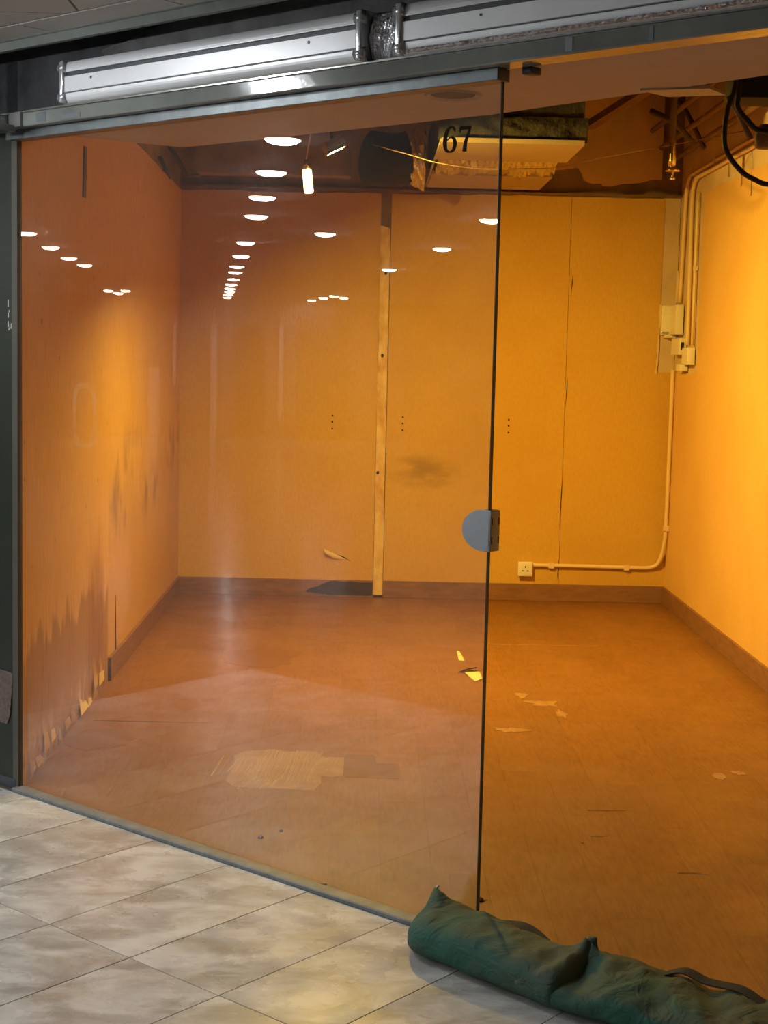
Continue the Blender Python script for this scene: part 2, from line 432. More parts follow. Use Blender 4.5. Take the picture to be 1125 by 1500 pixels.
def lathe(name, c, prof, m, parent=None, seg=20, caps=True):
    c = Vector(c); V, Fc = [], []
    for r, h in prof:
        for k in range(seg):
            q = 2 * math.pi * k / seg
            V.append(c + Vector((r * math.cos(q), r * math.sin(q), h)))
    for i in range(len(prof) - 1):
        for k in range(seg):
            a0 = i * seg + k; a1 = i * seg + (k + 1) % seg
            Fc.append((a0, a1, a1 + seg, a0 + seg))
    if caps: Fc.append(tuple(range(seg))); n = (len(prof) - 1) * seg; Fc.append(tuple(range(n + seg - 1, n - 1, -1)))
    return link(name, V, Fc, m, parent, True)
def clip(poly, nx, ny, d):                    # keep nx*x + ny*y >= d
    out = []
    for i in range(len(poly)):
        a, b = poly[i], poly[(i + 1) % len(poly)]
        fa, fb = nx * a[0] + ny * a[1] - d, nx * b[0] + ny * b[1] - d
        if fa >= 0: out.append(a)
        if (fa >= 0) != (fb >= 0):
            t = fa / (fa - fb); out.append((a[0] + (b[0] - a[0]) * t, a[1] + (b[1] - a[1]) * t))
    return out
def area2(p): return abs(sum(p[i][0] * p[(i + 1) % len(p)][1] - p[(i + 1) % len(p)][0] * p[i][1] for i in range(len(p)))) / 2

# ------------------------------------------------------------------ shop floor
room_poly = clip([(XL - 0.02, 1.5), (XR + 0.02, 1.5), (XR + 0.02, YB + 0.02), (XL - 0.02, YB + 0.02)], EN.x, EN.y, CG + 0.004)
floor = struct(prism('floor', room_poly, -0.06, -0.004, M_residue), 'reddish brown wood-look plank floor of the empty shop')
pw, pl = 0.1525, 0.9144
nrow = int((XR - XL) / pw) + 1
for i in range(nrow):
    y = 1.6 + random.uniform(0, pl) - pl
    while y < YB:
        g = 0.0002
        p = [(max(XL, XL + i * pw + g), y + g), (min(XR, XL + (i + 1) * pw - g), y + g),
             (min(XR, XL + (i + 1) * pw - g), min(YB, y + pl) - g), (max(XL, XL + i * pw + g), min(YB, y + pl) - g)]
        p = clip(p, EN.x, EN.y, CG + 0.006)
        if len(p) > 2 and area2(p) > 0.004:
            cx = sum(q[0] for q in p) / len(p); cy = sum(q[1] for q in p) / len(p)
            prism('plank', p, -0.004, random.uniform(-0.0002, 0.0), M_plank, floor)
        y += pl
# combed glue, scuffs and squares left on the planks
def comb(name, x0, x1, y0, y1, n, lean, m, wob):
    P = []
    for k in range(n):
        x = x0 + (x1 - x0) * (k + random.uniform(-.3, .3)) / n
        a = y0 + random.uniform(0, 0.08); b = y1 - random.uniform(0, 0.08); wd = random.uniform(0.0015, 0.0035)
        V = []
        for j in range(4):
            t = j / 3; xx = x + lean * t + wob * noise.noise(Vector((x * 9, t * 3, 1)))
            V += [Vector((xx - wd, a + (b - a) * t, 0.0002)), Vector((xx, a + (b - a) * t, 0.0022)), Vector((xx + wd, a + (b - a) * t, 0.0002))]
        P.append((V, [q for j in range(3) for q in ((j * 3, j * 3 + 1, j * 3 + 4, j * 3 + 3), (j * 3 + 1, j * 3 + 2, j * 3 + 5, j * 3 + 4))]))
    v, f = joined(P); o = link(name, v, f, m, floor); o['kind'] = 'stuff'; return o
comb('glue_ridges', -0.52, -0.36, 5.20, 5.52, 7, 0.02, M_glue, 0.01)
comb('glue_ridges', -0.40, -0.165, 5.12, 5.60, 26, 0.025, M_glue, 0.014)
comb('glue_ridges', -0.44, -0.30, 5.06, 5.30, 14, 0.05, M_glue, 0.01)
comb('glue_ridges', -0.16, -0.08, 5.30, 5.52, 5, 0.02, M_glue, 0.01)
BZ = [0.0003]
def blot(name, cx, cy, rx, ry, m, z=0.0005, jag=0.25, n=22, par=None, box_=False):
    P = []; BZ[0] += 0.00006; z = BZ[0]
    for k in range(n):
        q = 2 * math.pi * k / n; e = 1 + jag * noise.noise(Vector((cx * 7 + math.cos(q) * 2, cy * 7 + math.sin(q) * 2, 3)))
        c, s_ = math.cos(q), math.sin(q)
        if box_:
            kk = 1 / max(abs(c), abs(s_)); c *= kk; s_ *= kk
        P.append((cx + rx * c * e, cy + ry * s_ * e))
    return prism(name, P, -0.0002, z, m, par or floor)
M_gluefilm = mat('glue_film', (0.42, 0.25, 0.12), 0.35, var=0.4, vscale=14)
blot('glue_film', -0.30, 5.34, 0.16, 0.25, M_gluefilm, 0.0004, 0.2, box_=True)
blot('glue_film', -0.10, 5.38, 0.05, 0.13, M_gluefilm, 0.0004, 0.2, box_=True)
M_res2 = mat('bare_square', (0.20, 0.075, 0.022), 0.5, var=0.2, vscale=9)
blot('bare_square', 0.005, 5.40, 0.06, 0.155, M_res2, 0.0004, 0.02, box_=True)
blot('bare_square', 0.095, 5.34, 0.055, 0.10, M_res2, 0.0004, 0.02, box_=True)
blot('bare_square', 0.30, 4.10, 0.035, 0.16, M_res2, 0.0004, 0.02, box_=True)
M_blot = mat('damp_mark', (0.21, 0.085, 0.02), 0.45)
blot('damp_mark', -0.50, 7.35, 0.17, 0.24, M_blot, 0.0004, 0.35)
blot('damp_mark', -1.00, 5.72, 0.13, 0.16, M_blot, 0.0004, 0.4)
M_scuff = mat('scuff_pale', (0.42, 0.24, 0.12), 0.4, var=0.4, vscale=30)
for (x, y, rx, ry) in ((0.80, 6.46, 0.07, 0.05), (0.86, 6.28, 0.025, 0.06), (0.72, 6.62, 0.03, 0.05), (0.62, 5.98, 0.06, 0.035), (1.32, 5.35, 0.02, 0.05), (1.40, 5.40, 0.025, 0.03)):
    blot('scuff', x, y, rx, ry, M_scuff, 0.0004, 0.9)
M_scratch = mat('scratch_dark', (0.10, 0.04, 0.02), 0.6)
for (x0, y0, x1, y1) in ((0.77, 4.905, 0.90, 4.91), (0.74, 4.63, 0.80, 4.64), (0.70, 4.56, 0.72, 4.70), (0.95, 4.30, 1.04, 4.29), (-1.08, 6.0, -0.62, 6.0), (0.345, 4.045, 0.37, 4.05)):
    wd = 0.004
    prism('scratch', [(x0, y0 - wd), ((x0 + x1) / 2, y0 - wd * 1.6), (x1, y1), ((x0 + x1) / 2, y0 + wd * 1.6), (x0, y0 + wd)], -0.0002, 0.0005, M_scratch, floor)
prism('scratch', [(0.60, 7.795), (1.25, 7.815), (1.25, 7.823), (0.60, 7.805)], -0.0002, 0.0005, M_scuff, floor)

# ------------------------------------------------------------------ shop walls
ZT = 3.12
def wall(name, poly, z0, z1, m, label): return struct(prism(name, poly, z0, z1, m), label)
wall_back = wall('wall_back', [(XL - 0.15, YB + 0.004), (XR + 0.15, YB + 0.004), (XR + 0.15, YB + 0.16), (XL - 0.15, YB + 0.16)], -0.06, ZT, M_rough, 'back wall of the shop under tan wallpaper')
wall_left = wall('wall_left', [(XL - 0.12, 5.12), (XL - 0.004, 5.02), (XL - 0.004, YB), (XL - 0.12, YB)], -0.06, ZT, M_rough, 'left wall of the shop with stained tan wallpaper boards')
wall_right = wall('wall_right', [(XR + 0.004, 2.36), (XR + 0.14, 2.24), (XR + 0.14, YB), (XR + 0.004, YB)], -0.06, ZT, M_plaster, 'right wall of the shop under brightly lit tan wallpaper')
def xz(y0, y1):                                 # prism helper for sheets on the back wall: polygon in (x, z)
    return lambda a, b, c: Vector((a, y0 + (y1 - y0) * c, b))
def yz(x0, x1): return lambda a, b, c: Vector((x0 + (x1 - x0) * c, a, b))
def jag(pts, amp, seed, n=6):
    out = []
    for i in range(len(pts) - 1):
        a, b = Vector(pts[i]), Vector(pts[i + 1])
        for k in range(n):
            p = a.lerp(b, k / n)
            if k: p += Vector((noise.noise(Vector((p.x * 31, p.y * 31, seed))), noise.noise(Vector((p.x * 29, p.y * 33, seed + 5))))) * amp
            out.append((p.x, p.y))
    out.append(tuple(pts[-1])); return out
top = jag([(0.063, 2.478), (XL, 2.47)], 0.012, 1, 14)
prism('wallpaper_sheet', [(XL, 0), (0.063, 0)] + top, 0, 1, M_paper_back, wall_back, xz(YB + 0.003, YB - 0.003))
prism('wallpaper_sheet', [(0.127, 0), (1.220, 0)] + jag([(1.220, 2.485), (0.127, 2.480)], 0.012, 2, 14), 0, 1, M_paper_back, wall_back, xz(YB + 0.003, YB - 0.003))
prism('wallpaper_sheet', [(1.2225, 0), (XR, 0), (XR, 1.437), (1.776, 1.437)] + jag([(1.776, 1.437), (1.785, 1.9), (1.79, 2.487)], 0.008, 3, 8) + jag([(1.79, 2.487), (1.2225, 2.486)], 0.01, 4, 6), 0, 1, M_paper_back, wall_back, xz(YB + 0.003, YB - 0.003))
prism('bare_patch', [(1.772, 1.43), (XR, 1.43), (XR, 2.50), (1.782, 2.50)], 0, 1, M_plaster, wall_back, xz(YB + 0.0035, YB + 0.001))
prism('torn_edge', jag([(1.770, 1.425), (1.778, 1.55), (1.782, 1.85)], 0.01, 6, 6) + jag([(1.792, 1.85), (1.786, 1.55), (1.782, 1.425)], 0.006, 7, 6), 0, 1, M_flap, wall_back, xz(YB - 0.003, YB - 0.009))
prism('plaster_patch', jag([(0.55, 2.72), (0.78, 2.64), (1.24, 2.66), (1.30, 2.58), (1.40, 2.555), (1.76, 2.60)], 0.02, 8, 6) + [(1.76, 3.11), (0.55, 3.11)], 0, 1, mat('ochre_plaster', (0.78, 0.55, 0.22), 0.85, var=0.2, vscale=3), wall_back, xz(YB + 0.004, YB - 0.02))
box('brick', 0.62, 1.22, YB - 0.06, YB - 0.02, 2.93, 3.05, M_brick, wall_back, bev=0.004)
box('ledge', XL, XR, YB - 0.035, YB + 0.004, 2.492, 2.505, M_timber, wall_back)
# screw holes: three columns of three
for x in (-0.208, 0.225, 0.879):
    for z in (1.125, 1.088, 1.045):
        a = [(x + 0.006 * math.cos(q * math.pi / 4), z + 0.006 * math.sin(q * math.pi / 4)) for q in range(8)]
        prism('screw_hole', a, 0, 1, M_dark, wall_back, xz(YB - 0.0028, YB - 0.0036))
# open slits in the paper joint with a curled lip
for x, z0, z1, wd in ((1.232, 1.18, 1.40, 0.006), (1.2215, 0.43, 0.815, 0.007), (1.242, 1.88, 2.02, 0.005), (1.218, 0.12, 0.26, 0.003)):
    zm = z0 + (z1 - z0) * 0.65
    prism('paper_slit', [(x - 0.008, z0), (x + 0.002, zm), (x + 0.001, z1), (x - 0.006, zm)], 0, 1, M_dark, wall_back, xz(YB - 0.0028, YB - 0.0038))
    V = [Vector((x - 0.008, YB - 0.004, z0)), Vector((x - 0.006, YB - 0.004, zm)), Vector((x + 0.001, YB - 0.004, z1)), Vector((x - 0.005, YB - 0.011, zm)), Vector((x - 0.012, YB - 0.004, zm))]
    link('curled_lip', V, [(0, 1, 3), (1, 2, 3), (0, 3, 4), (3, 2, 4), (0, 4, 1), (1, 4, 2)], M_paper_back, wall_back)
V = []
for i in range(6):
    for j in range(3):
        t = i / 5; q = j / 2
        wdt = 0.085 * (1 - t) ** 0.8 * (0.5 + t if t < 0.5 else 1)
        V.append(Vector((-0.245 + 0.13 * t + 0.012 * q, YB - 0.004 - 0.03 * math.sin(math.pi * q) * (1 - t) - 0.01 * (1 - t), 0.30 - 0.06 * t - wdt * q * 0.8)))
link('peeled_flap', V, [(i * 3 + j, i * 3 + j + 1, i * 3 + j + 4, i * 3 + j + 3) for i in range(5) for j in range(2)], M_flap, wall_back, True)
prism('tear', [(-0.17, 0.265), (-0.075, 0.222), (-0.12, 0.252)], 0, 1, M_dark, wall_back, xz(YB - 0.0028, YB - 0.0038))
trim_1 = struct(prism('trim_1', [(0.066, 0.018), (0.124, 0.018)] + jag([(0.124, 0.018), (0.122, 1.3), (0.120, 2.27), (0.063, 2.285)], 0.004, 9, 8) + jag([(0.063, 2.285), (0.066, 0.018)], 0.004, 10, 12)[1:-1], 0, 1, M_batten, None, xz(YB - 0.002, YB - 0.018)), 'bare patchy wooden batten running up the middle of the back wall')
for x, z in ((0.078, 0.78), (0.09, 1.5), (0.10, 2.0)):
    a = [(x + 0.009 * math.cos(q * math.pi / 4), z + 0.012 * math.sin(q * math.pi / 4)) for q in range(8)]
    prism('nail_hole', a, 0, 1, M_dark, trim_1, xz(YB - 0.0178, YB - 0.0186))

# left wall sheets
prism('wallpaper_sheet', [(6.735, 0.0), (YB - 0.003, 0.0), (YB - 0.003, 2.47)] + jag([(YB - 0.003, 2.47), (6.735, 2.52)], 0.012, 12, 12)[1:], 0, 1, M_paper_left, wall_left, yz(XL - 0.003, XL))
prism('wallpaper_sheet', [(5.025, 0.0), (6.708, 0.0)] + jag([(6.708, 0.0), (6.712, 1.0), (6.704, 1.2), (6.712, 2.6)], 0.008, 13, 10)[1:] + [(5.025, 2.6)], 0, 1, M_paper_front, wall_left, yz(XL - 0.003, XL + 0.005))
# ragged paper still hanging along the foot of the front sheet
for k in range(12):
    y = 5.12 + k * 0.125 + random.uniform(-.03, .03); h = random.uniform(0.03, 0.10); wd = random.uniform(0.04, 0.11); curl = random.uniform(0.006, 0.02)
    z0 = random.uniform(0.0, 0.05)
    V = [Vector((XL + 0.0055, y, z0 + h)), Vector((XL + 0.006, y + wd, z0 + h * random.uniform(0.6, 1))), Vector((XL + 0.006 + curl, y + wd * 0.8, z0 + 0.01)), Vector((XL + 0.006 + curl * 0.7, y - wd * 0.3, z0)), Vector((XL + 0.009, y + wd * 0.4, z0 + h * 0.5))]
    link('torn_paper', V, [(0, 1, 4), (1, 2, 4), (2, 3, 4), (3, 0, 4)], random.choice((M_flap, M_paper_front, M_paper_front)), wall_left, True)
for (y, z0, z1) in ((6.10, 2.10, 2.30),):
    tg = prism('dark_strip', [(y - 0.03, z0), (y + 0.025, z0), (y + 0.05, z1), (y - 0.005, z1)], 0, 1, M_tape, wall_left, yz(XL + 0.004, XL + 0.011))
prism('joint', [(6.715, 0.0), (6.732, 0.0), (6.728, 1.1), (6.732, 2.55), (6.718, 2.55)], 0, 1, M_dark, wall_left, yz(XL - 0.0035, XL - 0.001))
prism('slit', [(6.93, 0.10), (6.96, 0.10), (6.945, 0.36)], 0, 1, M_dark, wall_left, yz(XL - 0.001, XL + 0.002))
# right wall sheets
prism('wallpaper_sheet', [(2.38, 0.0), (YB - 0.003, 0.0), (YB - 0.003, 1.437), (8.62, 1.437)] + jag([(8.62, 1.437), (8.60, 2.455), (7.2, 2.462), (5.5, 2.47), (2.38, 2.47)], 0.02, 15, 16)[1:], 0, 1, M_paper_right, wall_right, yz(XR + 0.003, XR - 0.003))
for y in (7.55, 8.05): prism('paper_crack', [(y, 2.33 if y < 8 else 2.48), (y + 0.012, 2.33 if y < 8 else 2.48), (y + 0.02, 2.58)], 0, 1, M_dark, wall_right, yz(XR - 0.0025, XR - 0.0036))

# skirting
bh = 0.107
def skirt(name, x0, x1, y0, y1, label):
    o = struct(box(name, x0, x1, y0, y1, 0.0, bh, M_base, bev=0.002), label); return o
bb = skirt('baseboard_back', XL, 0.064, YB - 0.018, YB - 0.003, 'brown skirting board on the back wall, left of the batten')
prism('water_stain', jag([(-0.36, 0.03), (-0.2, 0.10), (0.06, 0.095)], 0.01, 20, 6) + [(0.06, 0.012), (-0.2, 0.01)], 0, 1, M_stain, bb, xz(YB - 0.0178, YB - 0.0186))
skirt('baseboard_back', 0.126, XR - 0.0, YB - 0.018, YB - 0.003, 'brown skirting board on the back wall, right of the batten')
skirt('baseboard_left', XL, XL + 0.016, 6.74, YB - 0.02, 'brown skirting board along the left wall')
skirt('baseboard_right', XR - 0.018, XR - 0.003, 2.40, YB - 0.02, 'brown skirting board along the right wall')

# shop ceiling slab and front soffit
ceil_poly = clip([(XL - 0.1, 1.5), (XR + 0.1, 1.5), (XR + 0.1, YB + 0.1), (XL - 0.1, YB + 0.1)], EN.x, EN.y, CG + 0.10)
ceiling = struct(prism('ceiling', ceil_poly, ZT, ZT + 0.1, M_rough), 'raw dark concrete ceiling slab above the shop')
sof = struct(prism('trim_2', [(-4.16, 0.012), (-0.2, 0.012), (-0.9, 0.30), (-1.738, 0.43), (-2.67, 0.555), (-4.0, 0.56)], 2.203, 2.23, M_soffit, None, G), 'beige soffit board just inside the shopfront')
lip = prism('soffit_lip', [(-2.09, 0.42), (-1.93, 0.49), (-1.94, 0.60), (-2.08, 0.54)], 2.198, 2.206, M_grille, sof, G)
ring = []
for k in range(24):
    q = 2 * math.pi * k / 24; q2 = 2 * math.pi * (k + 1) / 24
    ring.append(([G(-2.555 + r * math.cos(t), 0.23 + r * math.sin(t), z) for t in (q, q2) for (r, z) in ((0.078, 2.2025), (0.074, 2.197), (0.060, 2.2025))], [(0, 1, 4, 3), (1, 2, 5, 4)]))
v, f = joined(ring); link('cutout_ring', v, f, M_soffit, sof)
prism('cutout_hole', [(-2.555 + 0.06 * math.cos(k * math.pi / 10), 0.23 + 0.06 * math.sin(k * math.pi / 10)) for k in range(20)], 2.2018, 2.204, M_rust, sof, G)
gbox('pivot_bracket', -2.178, -2.148, 0.014, 0.055, 2.185, 2.203, M_groove, sof, 0.003)

# ------------------------------------------------------------------ shopfront head: bulkhead, fascia, channel
struct(gbox('wall_bulkhead', -4.4, -0.05, -0.02, 0.10, 2.232, ZT, M_dirty_shaded), 'dark dirty bulkhead wall behind the metal boxes above the shopfront')
struct(gbox('wall_recess', -4.42, -4.30, -0.16, 0.10, 2.19, ZT, M_dirty_shaded), 'dark left end of the recess above the shopfront')
fas = struct(gbox('trim_3', -4.25, -0.05, -0.065, 0.012, 2.200, 2.243, M_fascia, None, 0.004), 'grey painted beam over the shopfront')
for s, w_, h_ in ((-3.99, 0.05, 0.03), (-3.86, 0.09, 0.014), (-2.0, 0.02, 0.03), (-1.78, 0.012, 0.03)):
    gbox('paint_scab', s, s + w_, -0.0665, -0.06, 2.206, 2.206 + h_, M_channel, fas)
gbox('cap_strip', -4.25, -0.05, -0.07, -0.055, 2.2425, 2.2475, M_steel, fas)
chn = struct(gbox('trim_4', -4.20, -2.216, -0.03, 0.020, 2.170, 2.200, M_channel, None, 0.002), 'dark metal channel holding the top of the glass')
# plaster rubble ridge behind the boxes
V = []
NN = 70
for i in range(NN):
    s = -3.72 + 3.6 * i / (NN - 1)
    for j in range(4):
        h = [0, 0.5, 0.85, 1.0][j]
        z = 2.355 + 0.17 * h * (0.25 + 0.75 * min(1, i / 14)) + 0.05 * noise.noise(Vector((s * 5, j, 2))) * (1 if j else 0)
        V.append(G(s, -0.021 - 0.008 * [1, 0.9, 0.55, 0][j] + 0.010 * abs(noise.noise(Vector((s * 11, j * 2, 7))))*-1, z))
rub = link('plaster_rubble', V, [(i * 4 + j, i * 4 + j + 1, i * 4 + j + 5, i * 4 + j + 4) for i in range(NN - 1) for j in range(3)], M_rough_dark, bpy.data.objects['wall_bulkhead'], True)

# ------------------------------------------------------------------ aluminium boxes above the door
def profile(z0, z1, n0):
    """front cross-section (n, z) of the extrusion from the bottom to the top"""
    h = z1 - z0
    pts = [(n0 + 0.05, z0)]
    for k in range(7):                        # round nose at the bottom
        q = -math.pi / 2 + math.pi / 2 * k / 6
        pts.append((n0 + 0.014 - 0.014 * math.cos(q + 0) * 1.0, z0 + 0.028 + 0.028 * math.sin(q)))
    pts += [(n0, z0 + .205 * h), (n0 + .004, z0 + .225 * h), (n0 + .004, z0 + .245 * h), (n0, z0 + .265 * h)]
    pts += [(n0, z0 + .63 * h), (n0 + .010, z0 + .635 * h), (n0 + .010, z0 + .735 * h), (n0, z0 + .74 * h)]
    for k in range(7):
        q = math.pi / 2 * k / 6
        pts.append((n0 + 0.014 - 0.014 * math.cos(q), z1 - 0.03 + 0.03 * math.sin(q)))
    pts += [(n0 + 0.05, z1)]
    return pts
def alu_box(s0, s1, label, caps):
    t = thing('aluminium_box', G((s0 + s1) / 2, -0.03, 2.2475), label, 'box', 'aluminium boxes above the shopfront')
    P = profile(2.2475, 2.372, -0.09); n = len(P)
    V = [G(s0, a, b) for a, b in P] + [G(s1, a, b) for a, b in P]
    link('body', V, [(i, (i + 1) % n, n + (i + 1) % n, n + i) for i in range(n)] + [tuple(range(n)), tuple(range(2 * n - 1, n - 1, -1))], M_alu, t)
    h = 0.1245
    gbox('groove', s0 + 0.018, s1 - 0.018, -0.0825, -0.0796, 2.2475 + .637 * h, 2.2475 + .733 * h, M_groove, t)
    gbox('groove', s0 + 0.018, s1 - 0.018, -0.0885, -0.0852, 2.2475 + .222 * h, 2.2475 + .248 * h, M_groove, t)
    for s in [s0 + (s1 - s0) * k for k in (0.12, 0.85)]:
        c = []
        for k in range(8):
            c.append((s + 0.004 * math.cos(k * math.pi / 4), 2.313 + 0.004 * math.sin(k * math.pi / 4)))
        link('screw', [G(a, -0.0915, b) for a, b in c] + [G(a, -0.089, b) for a, b in c], [tuple(range(8))] + [(i, (i + 1) % 8, 8 + (i + 1) % 8, 8 + i) for i in range(8)], M_groove, t)
    for s in caps:
        c = gbox('end_cap', s - 0.011, s + 0.011, -0.097, -0.03, 2.2475, 2.3755, M_cap, t, 0.006)
        for z in (2.2475 + 0.018, 2.3755 - 0.022):
            tube('cap_knuckle', [G(s - 0.016, -0.083, z), G(s + 0.016, -0.083, z)], 0.016, M_cap, c, 12)
    return t
alu_box(-3.835, -2.605, 'long silver aluminium box with two dark grooves, left one above the glass panel', (-3.826, -2.612))
alu_box(-2.49, -0.30, 'long silver aluminium box with two dark grooves, right one above the open doorway', (-2.481, -0.31))
gbox('joint_plate', -2.60, -2.495, -0.05, -0.02, 2.2475, 2.365, M_channel, bpy.data.objects['wall_bulkhead'])
# crumpled clear film trapped under and between the boxes
def film(name, s0, s1, z, n, hgt, label, seed):
    V = []; K = int((s1 - s0) / 0.006)
    for i in range(K + 1):
        s = s0 + (s1 - s0) * i / K
        for j in range(5):
            q = j / 4
            V.append(G(s + 0.003 * noise.noise(Vector((i * .9, j, seed))), n - 0.012 * math.sin(math.pi * q) - 0.012 * abs(noise.noise(Vector((i * .55, j * 1.3, seed)))), z + hgt * q + 0.004 * noise.noise(Vector((i * .7, j, seed + 3))) * (0 if j == 0 else 1)))
    o = link(name, V, [(i * 5 + j, i * 5 + j + 1, i * 5 + j + 6, i * 5 + j + 5) for i in range(K) for j in range(4)], M_film)
    tag(o, label, 'film')
film('plastic_film', -2.598, -2.497, 2.249, -0.052, 0.115, 'crumpled shiny film stuffed between the two aluminium boxes', 1)
film('plastic_film', -2.45, -1.30, 2.2478, -0.088, 0.010, 'thin crumpled shiny film strip under the right aluminium box', 4)

# ------------------------------------------------------------------ sill, jamb, guide post
struct(gbox('trim_5', -4.17, -2.15, -0.036, 0.012, -0.004, 0.012, M_sill, None, 0.004), 'grey metal sill under the glass panel')
struct(gbox('trim_6', -2.15, -0.15, -0.036, 0.012, -0.004, 0.002, M_sill), 'flat grey threshold of the open doorway')
jamb = struct(gbox('trim_7', -6.6, -4.176, -0.012, 0.004, 0.0, 2.20, M_jamb, None, 0.003), 'dark green glossy jamb panel left of the glass')
gbox('edge_strip', -4.190, -4.160, -0.015, 0.004, 0.0, 2.20, M_jamb_edge, jamb)
gbox('foot_strip', -6.6, -4.176, -0.016, -0.012, 0.0, 0.035, M_groove, jamb)
for k in range(9):
    s = -4.19 - random.random() * 0.03; z = random.choice((1.62, 1.58, 1.26, 0.93, 0.83, 1.55, 0.75)) + random.uniform(-.02, .02)
    gbox('paint_chip', s, s + random.uniform(.003, .006), -0.0135, -0.011, z, z + random.uniform(.006, .025), M_corr_pale, jamb)
prism('speckled_patch', [(-4.30, 0.405), (-4.188, 0.40), (-4.206, 0.25), (-4.222, 0.22), (-4.30, 0.22)], -0.0125, -0.016, M_speckled, jamb, lambda a, b, c: G(a, c, b))  # flat brown speckled patch on the face of the jamb
post = struct(gbox('trim_8', -4.165, -4.14, -0.13, -0.10, 2.20, 2.45, M_groove), 'steel guide post at the upper left corner of the shopfront')
tube('rail', [G(-4.125, -0.115, 2.205), G(-4.125, -0.115, 2.425)], 0.009, M_steel, post, 12)
gbox('post_foot', -4.20, -4.09, -0.14, -0.07, 2.185, 2.205, M_channel, post)
gbox('clip', -4.12, -4.06, -0.075, -0.06, 2.20, 2.245, M_corr_wall, fas)

# ------------------------------------------------------------------ glass panel
win = bpy.data.objects.new('window_1', None); COL.objects.link(win); win.location = G(-3.18, 0, 0.012)
struct(win, 'tall frameless glass panel with number 67, left of the open doorway')
t_ = 0.006
gv = bxv(-4.158, -2.2225, -t_, t_, 0.010, 2.178, G)
link('glass_pane', gv, BF, M_glass, win)
gbox('polished_edge', -2.2235, -2.2215, -t_, t_, 0.012, 2.176, M_glass_edge, win)
# lock keeper on the free edge
K = bpy.data.objects.new('lock_keeper', None); COL.objects.link(K); K.parent = win
K.location = G(-2.245, 0, 1.07) - world_loc(win)
K['label'] = 'half-round satin steel lock keeper on the glass edge'
for n0, n1 in ((-0.020, -t_ + 0.0005), (t_ - 0.0005, 0.020)):
    a = [(-2.231 + 0.064 * math.cos(q), 1.07 + 0.052 * math.sin(q)) for q in [math.pi / 2 + math.pi * k / 24 for k in range(25)]]
    a += [(-2.208, 1.018), (-2.208, 1.122)]
    nn = len(a)
    V = [G(x, n0, z) for x, z in a] + [G(x, n1, z) for x, z in a]
    o = link('cover_plate', V, [tuple(range(nn)), tuple(range(2 * nn - 1, nn - 1, -1))] + [(i, (i + 1) % nn, nn + (i + 1) % nn, nn + i) for i in range(nn)], M_satin, K)
    bm = bmesh.new(); bm.from_mesh(o.data)
    bmesh.ops.bevel(bm, geom=[e for e in bm.edges if len(e.link_faces) == 2 and e.calc_face_angle() > 1.2], offset=0.002, segments=2, affect='EDGES')
    bm.to_mesh(o.data); bm.free()
gbox('end_block', -2.2205, -2.204, -0.0195, 0.0195, 1.0185, 1.1215, M_satin_side, K, 0.0015)
for z in (1.038, 1.085):
    for n in (-0.016, 0.0125):
        gbox('slot', -2.206, -2.2035, n, n + 0.004, z, z + 0.018, M_dark, K)
# numerals
def stroke(pts, wd):
    P = [Vector(p) for p in catmull([(a, b, 0) for a, b in pts], 6)]
    n = len(P); V = []
    for i, p in enumerate(P):
        t = (P[min(i + 1, n - 1)] - P[max(i - 1, 0)]).normalized(); nn = Vector((-t.y, t.x, 0))
        u = i / (n - 1) * (len(wd) - 1); k = min(int(u), len(wd) - 2); q = wd[k] + (wd[k + 1] - wd[k]) * (u - k)
        V += [p + nn * q, p - nn * q]
    return V, [(2 * i, 2 * i + 1, 2 * i + 3, 2 * i + 2) for i in range(n - 1)]
def digit(strokes, s, z, h, label):
    parts = [stroke(p, wd) for p, wd in strokes]; V, Fc = joined(parts)
    m_ = len(V)
    V3 = [G(s + v.x * h, -t_ - 0.0020, z + v.y * h) for v in V] + [G(s + v.x * h, -t_ - 0.0004, z + v.y * h) for v in V]
    F3 = Fc + [tuple(i + m_ for i in q) for q in Fc]
    for q in Fc: F3 += [(q[0], q[3], q[3] + m_, q[0] + m_), (q[1], q[2], q[2] + m_, q[1] + m_)]
    o = link('digit', V3, F3, M_digit, win); o['label'] = label
digit([([(0.56, 0.86), (0.44, 0.99), (0.24, 0.93), (0.10, 0.68), (0.06, 0.36), (0.12, 0.10), (0.32, 0.0), (0.50, 0.08), (0.58, 0.30), (0.50, 0.52), (0.33, 0.58), (0.16, 0.46)], [0.05, 0.03, 0.06, 0.09, 0.10, 0.07, 0.03, 0.07, 0.09, 0.07, 0.03, 0.02]), ([(0.52, 0.82), (0.56, 0.85)], [0.07, 0.06])], -2.395, 2.012, 0.062, 'dark serif numeral 6 on the glass')
digit([([(0.04, 0.92), (0.30, 0.94), (0.58, 0.93)], [0.075, 0.075, 0.07]), ([(0.06, 0.97), (0.05, 0.86), (0.05, 0.76)], [0.03, 0.035, 0.02]), ([(0.57, 0.95), (0.45, 0.66), (0.33, 0.34), (0.29, 0.0)], [0.04, 0.055, 0.08, 0.10])], -2.347, 2.010, 0.062, 'dark serif numeral 7 on the glass')
# faint oblong tan ring, patchy and see-through, on the glass
R_ = []
for k in range(40):
    def oval(q, g):
        c, s_ = math.cos(q), math.sin(q); return (-3.82 + (0.062 - g) * abs(c) ** 0.6 * (1 if c > 0 else -1), 1.288 + (0.106 - g) * abs(s_) ** 0.6 * (1 if s_ > 0 else -1))
    q, q2 = 2 * math.pi * k / 40, 2 * math.pi * (k + 1) / 40
    R_.append(([G(*((lambda p: (p[0], -t_ - 0.0006, p[1]))(oval(a, g_)))) for a in (q, q2) for g_ in (0, 0.02)], [(0, 1, 3, 2)]))
v, f = joined(R_); link('oblong_mark', v, f, M_ghost, win)

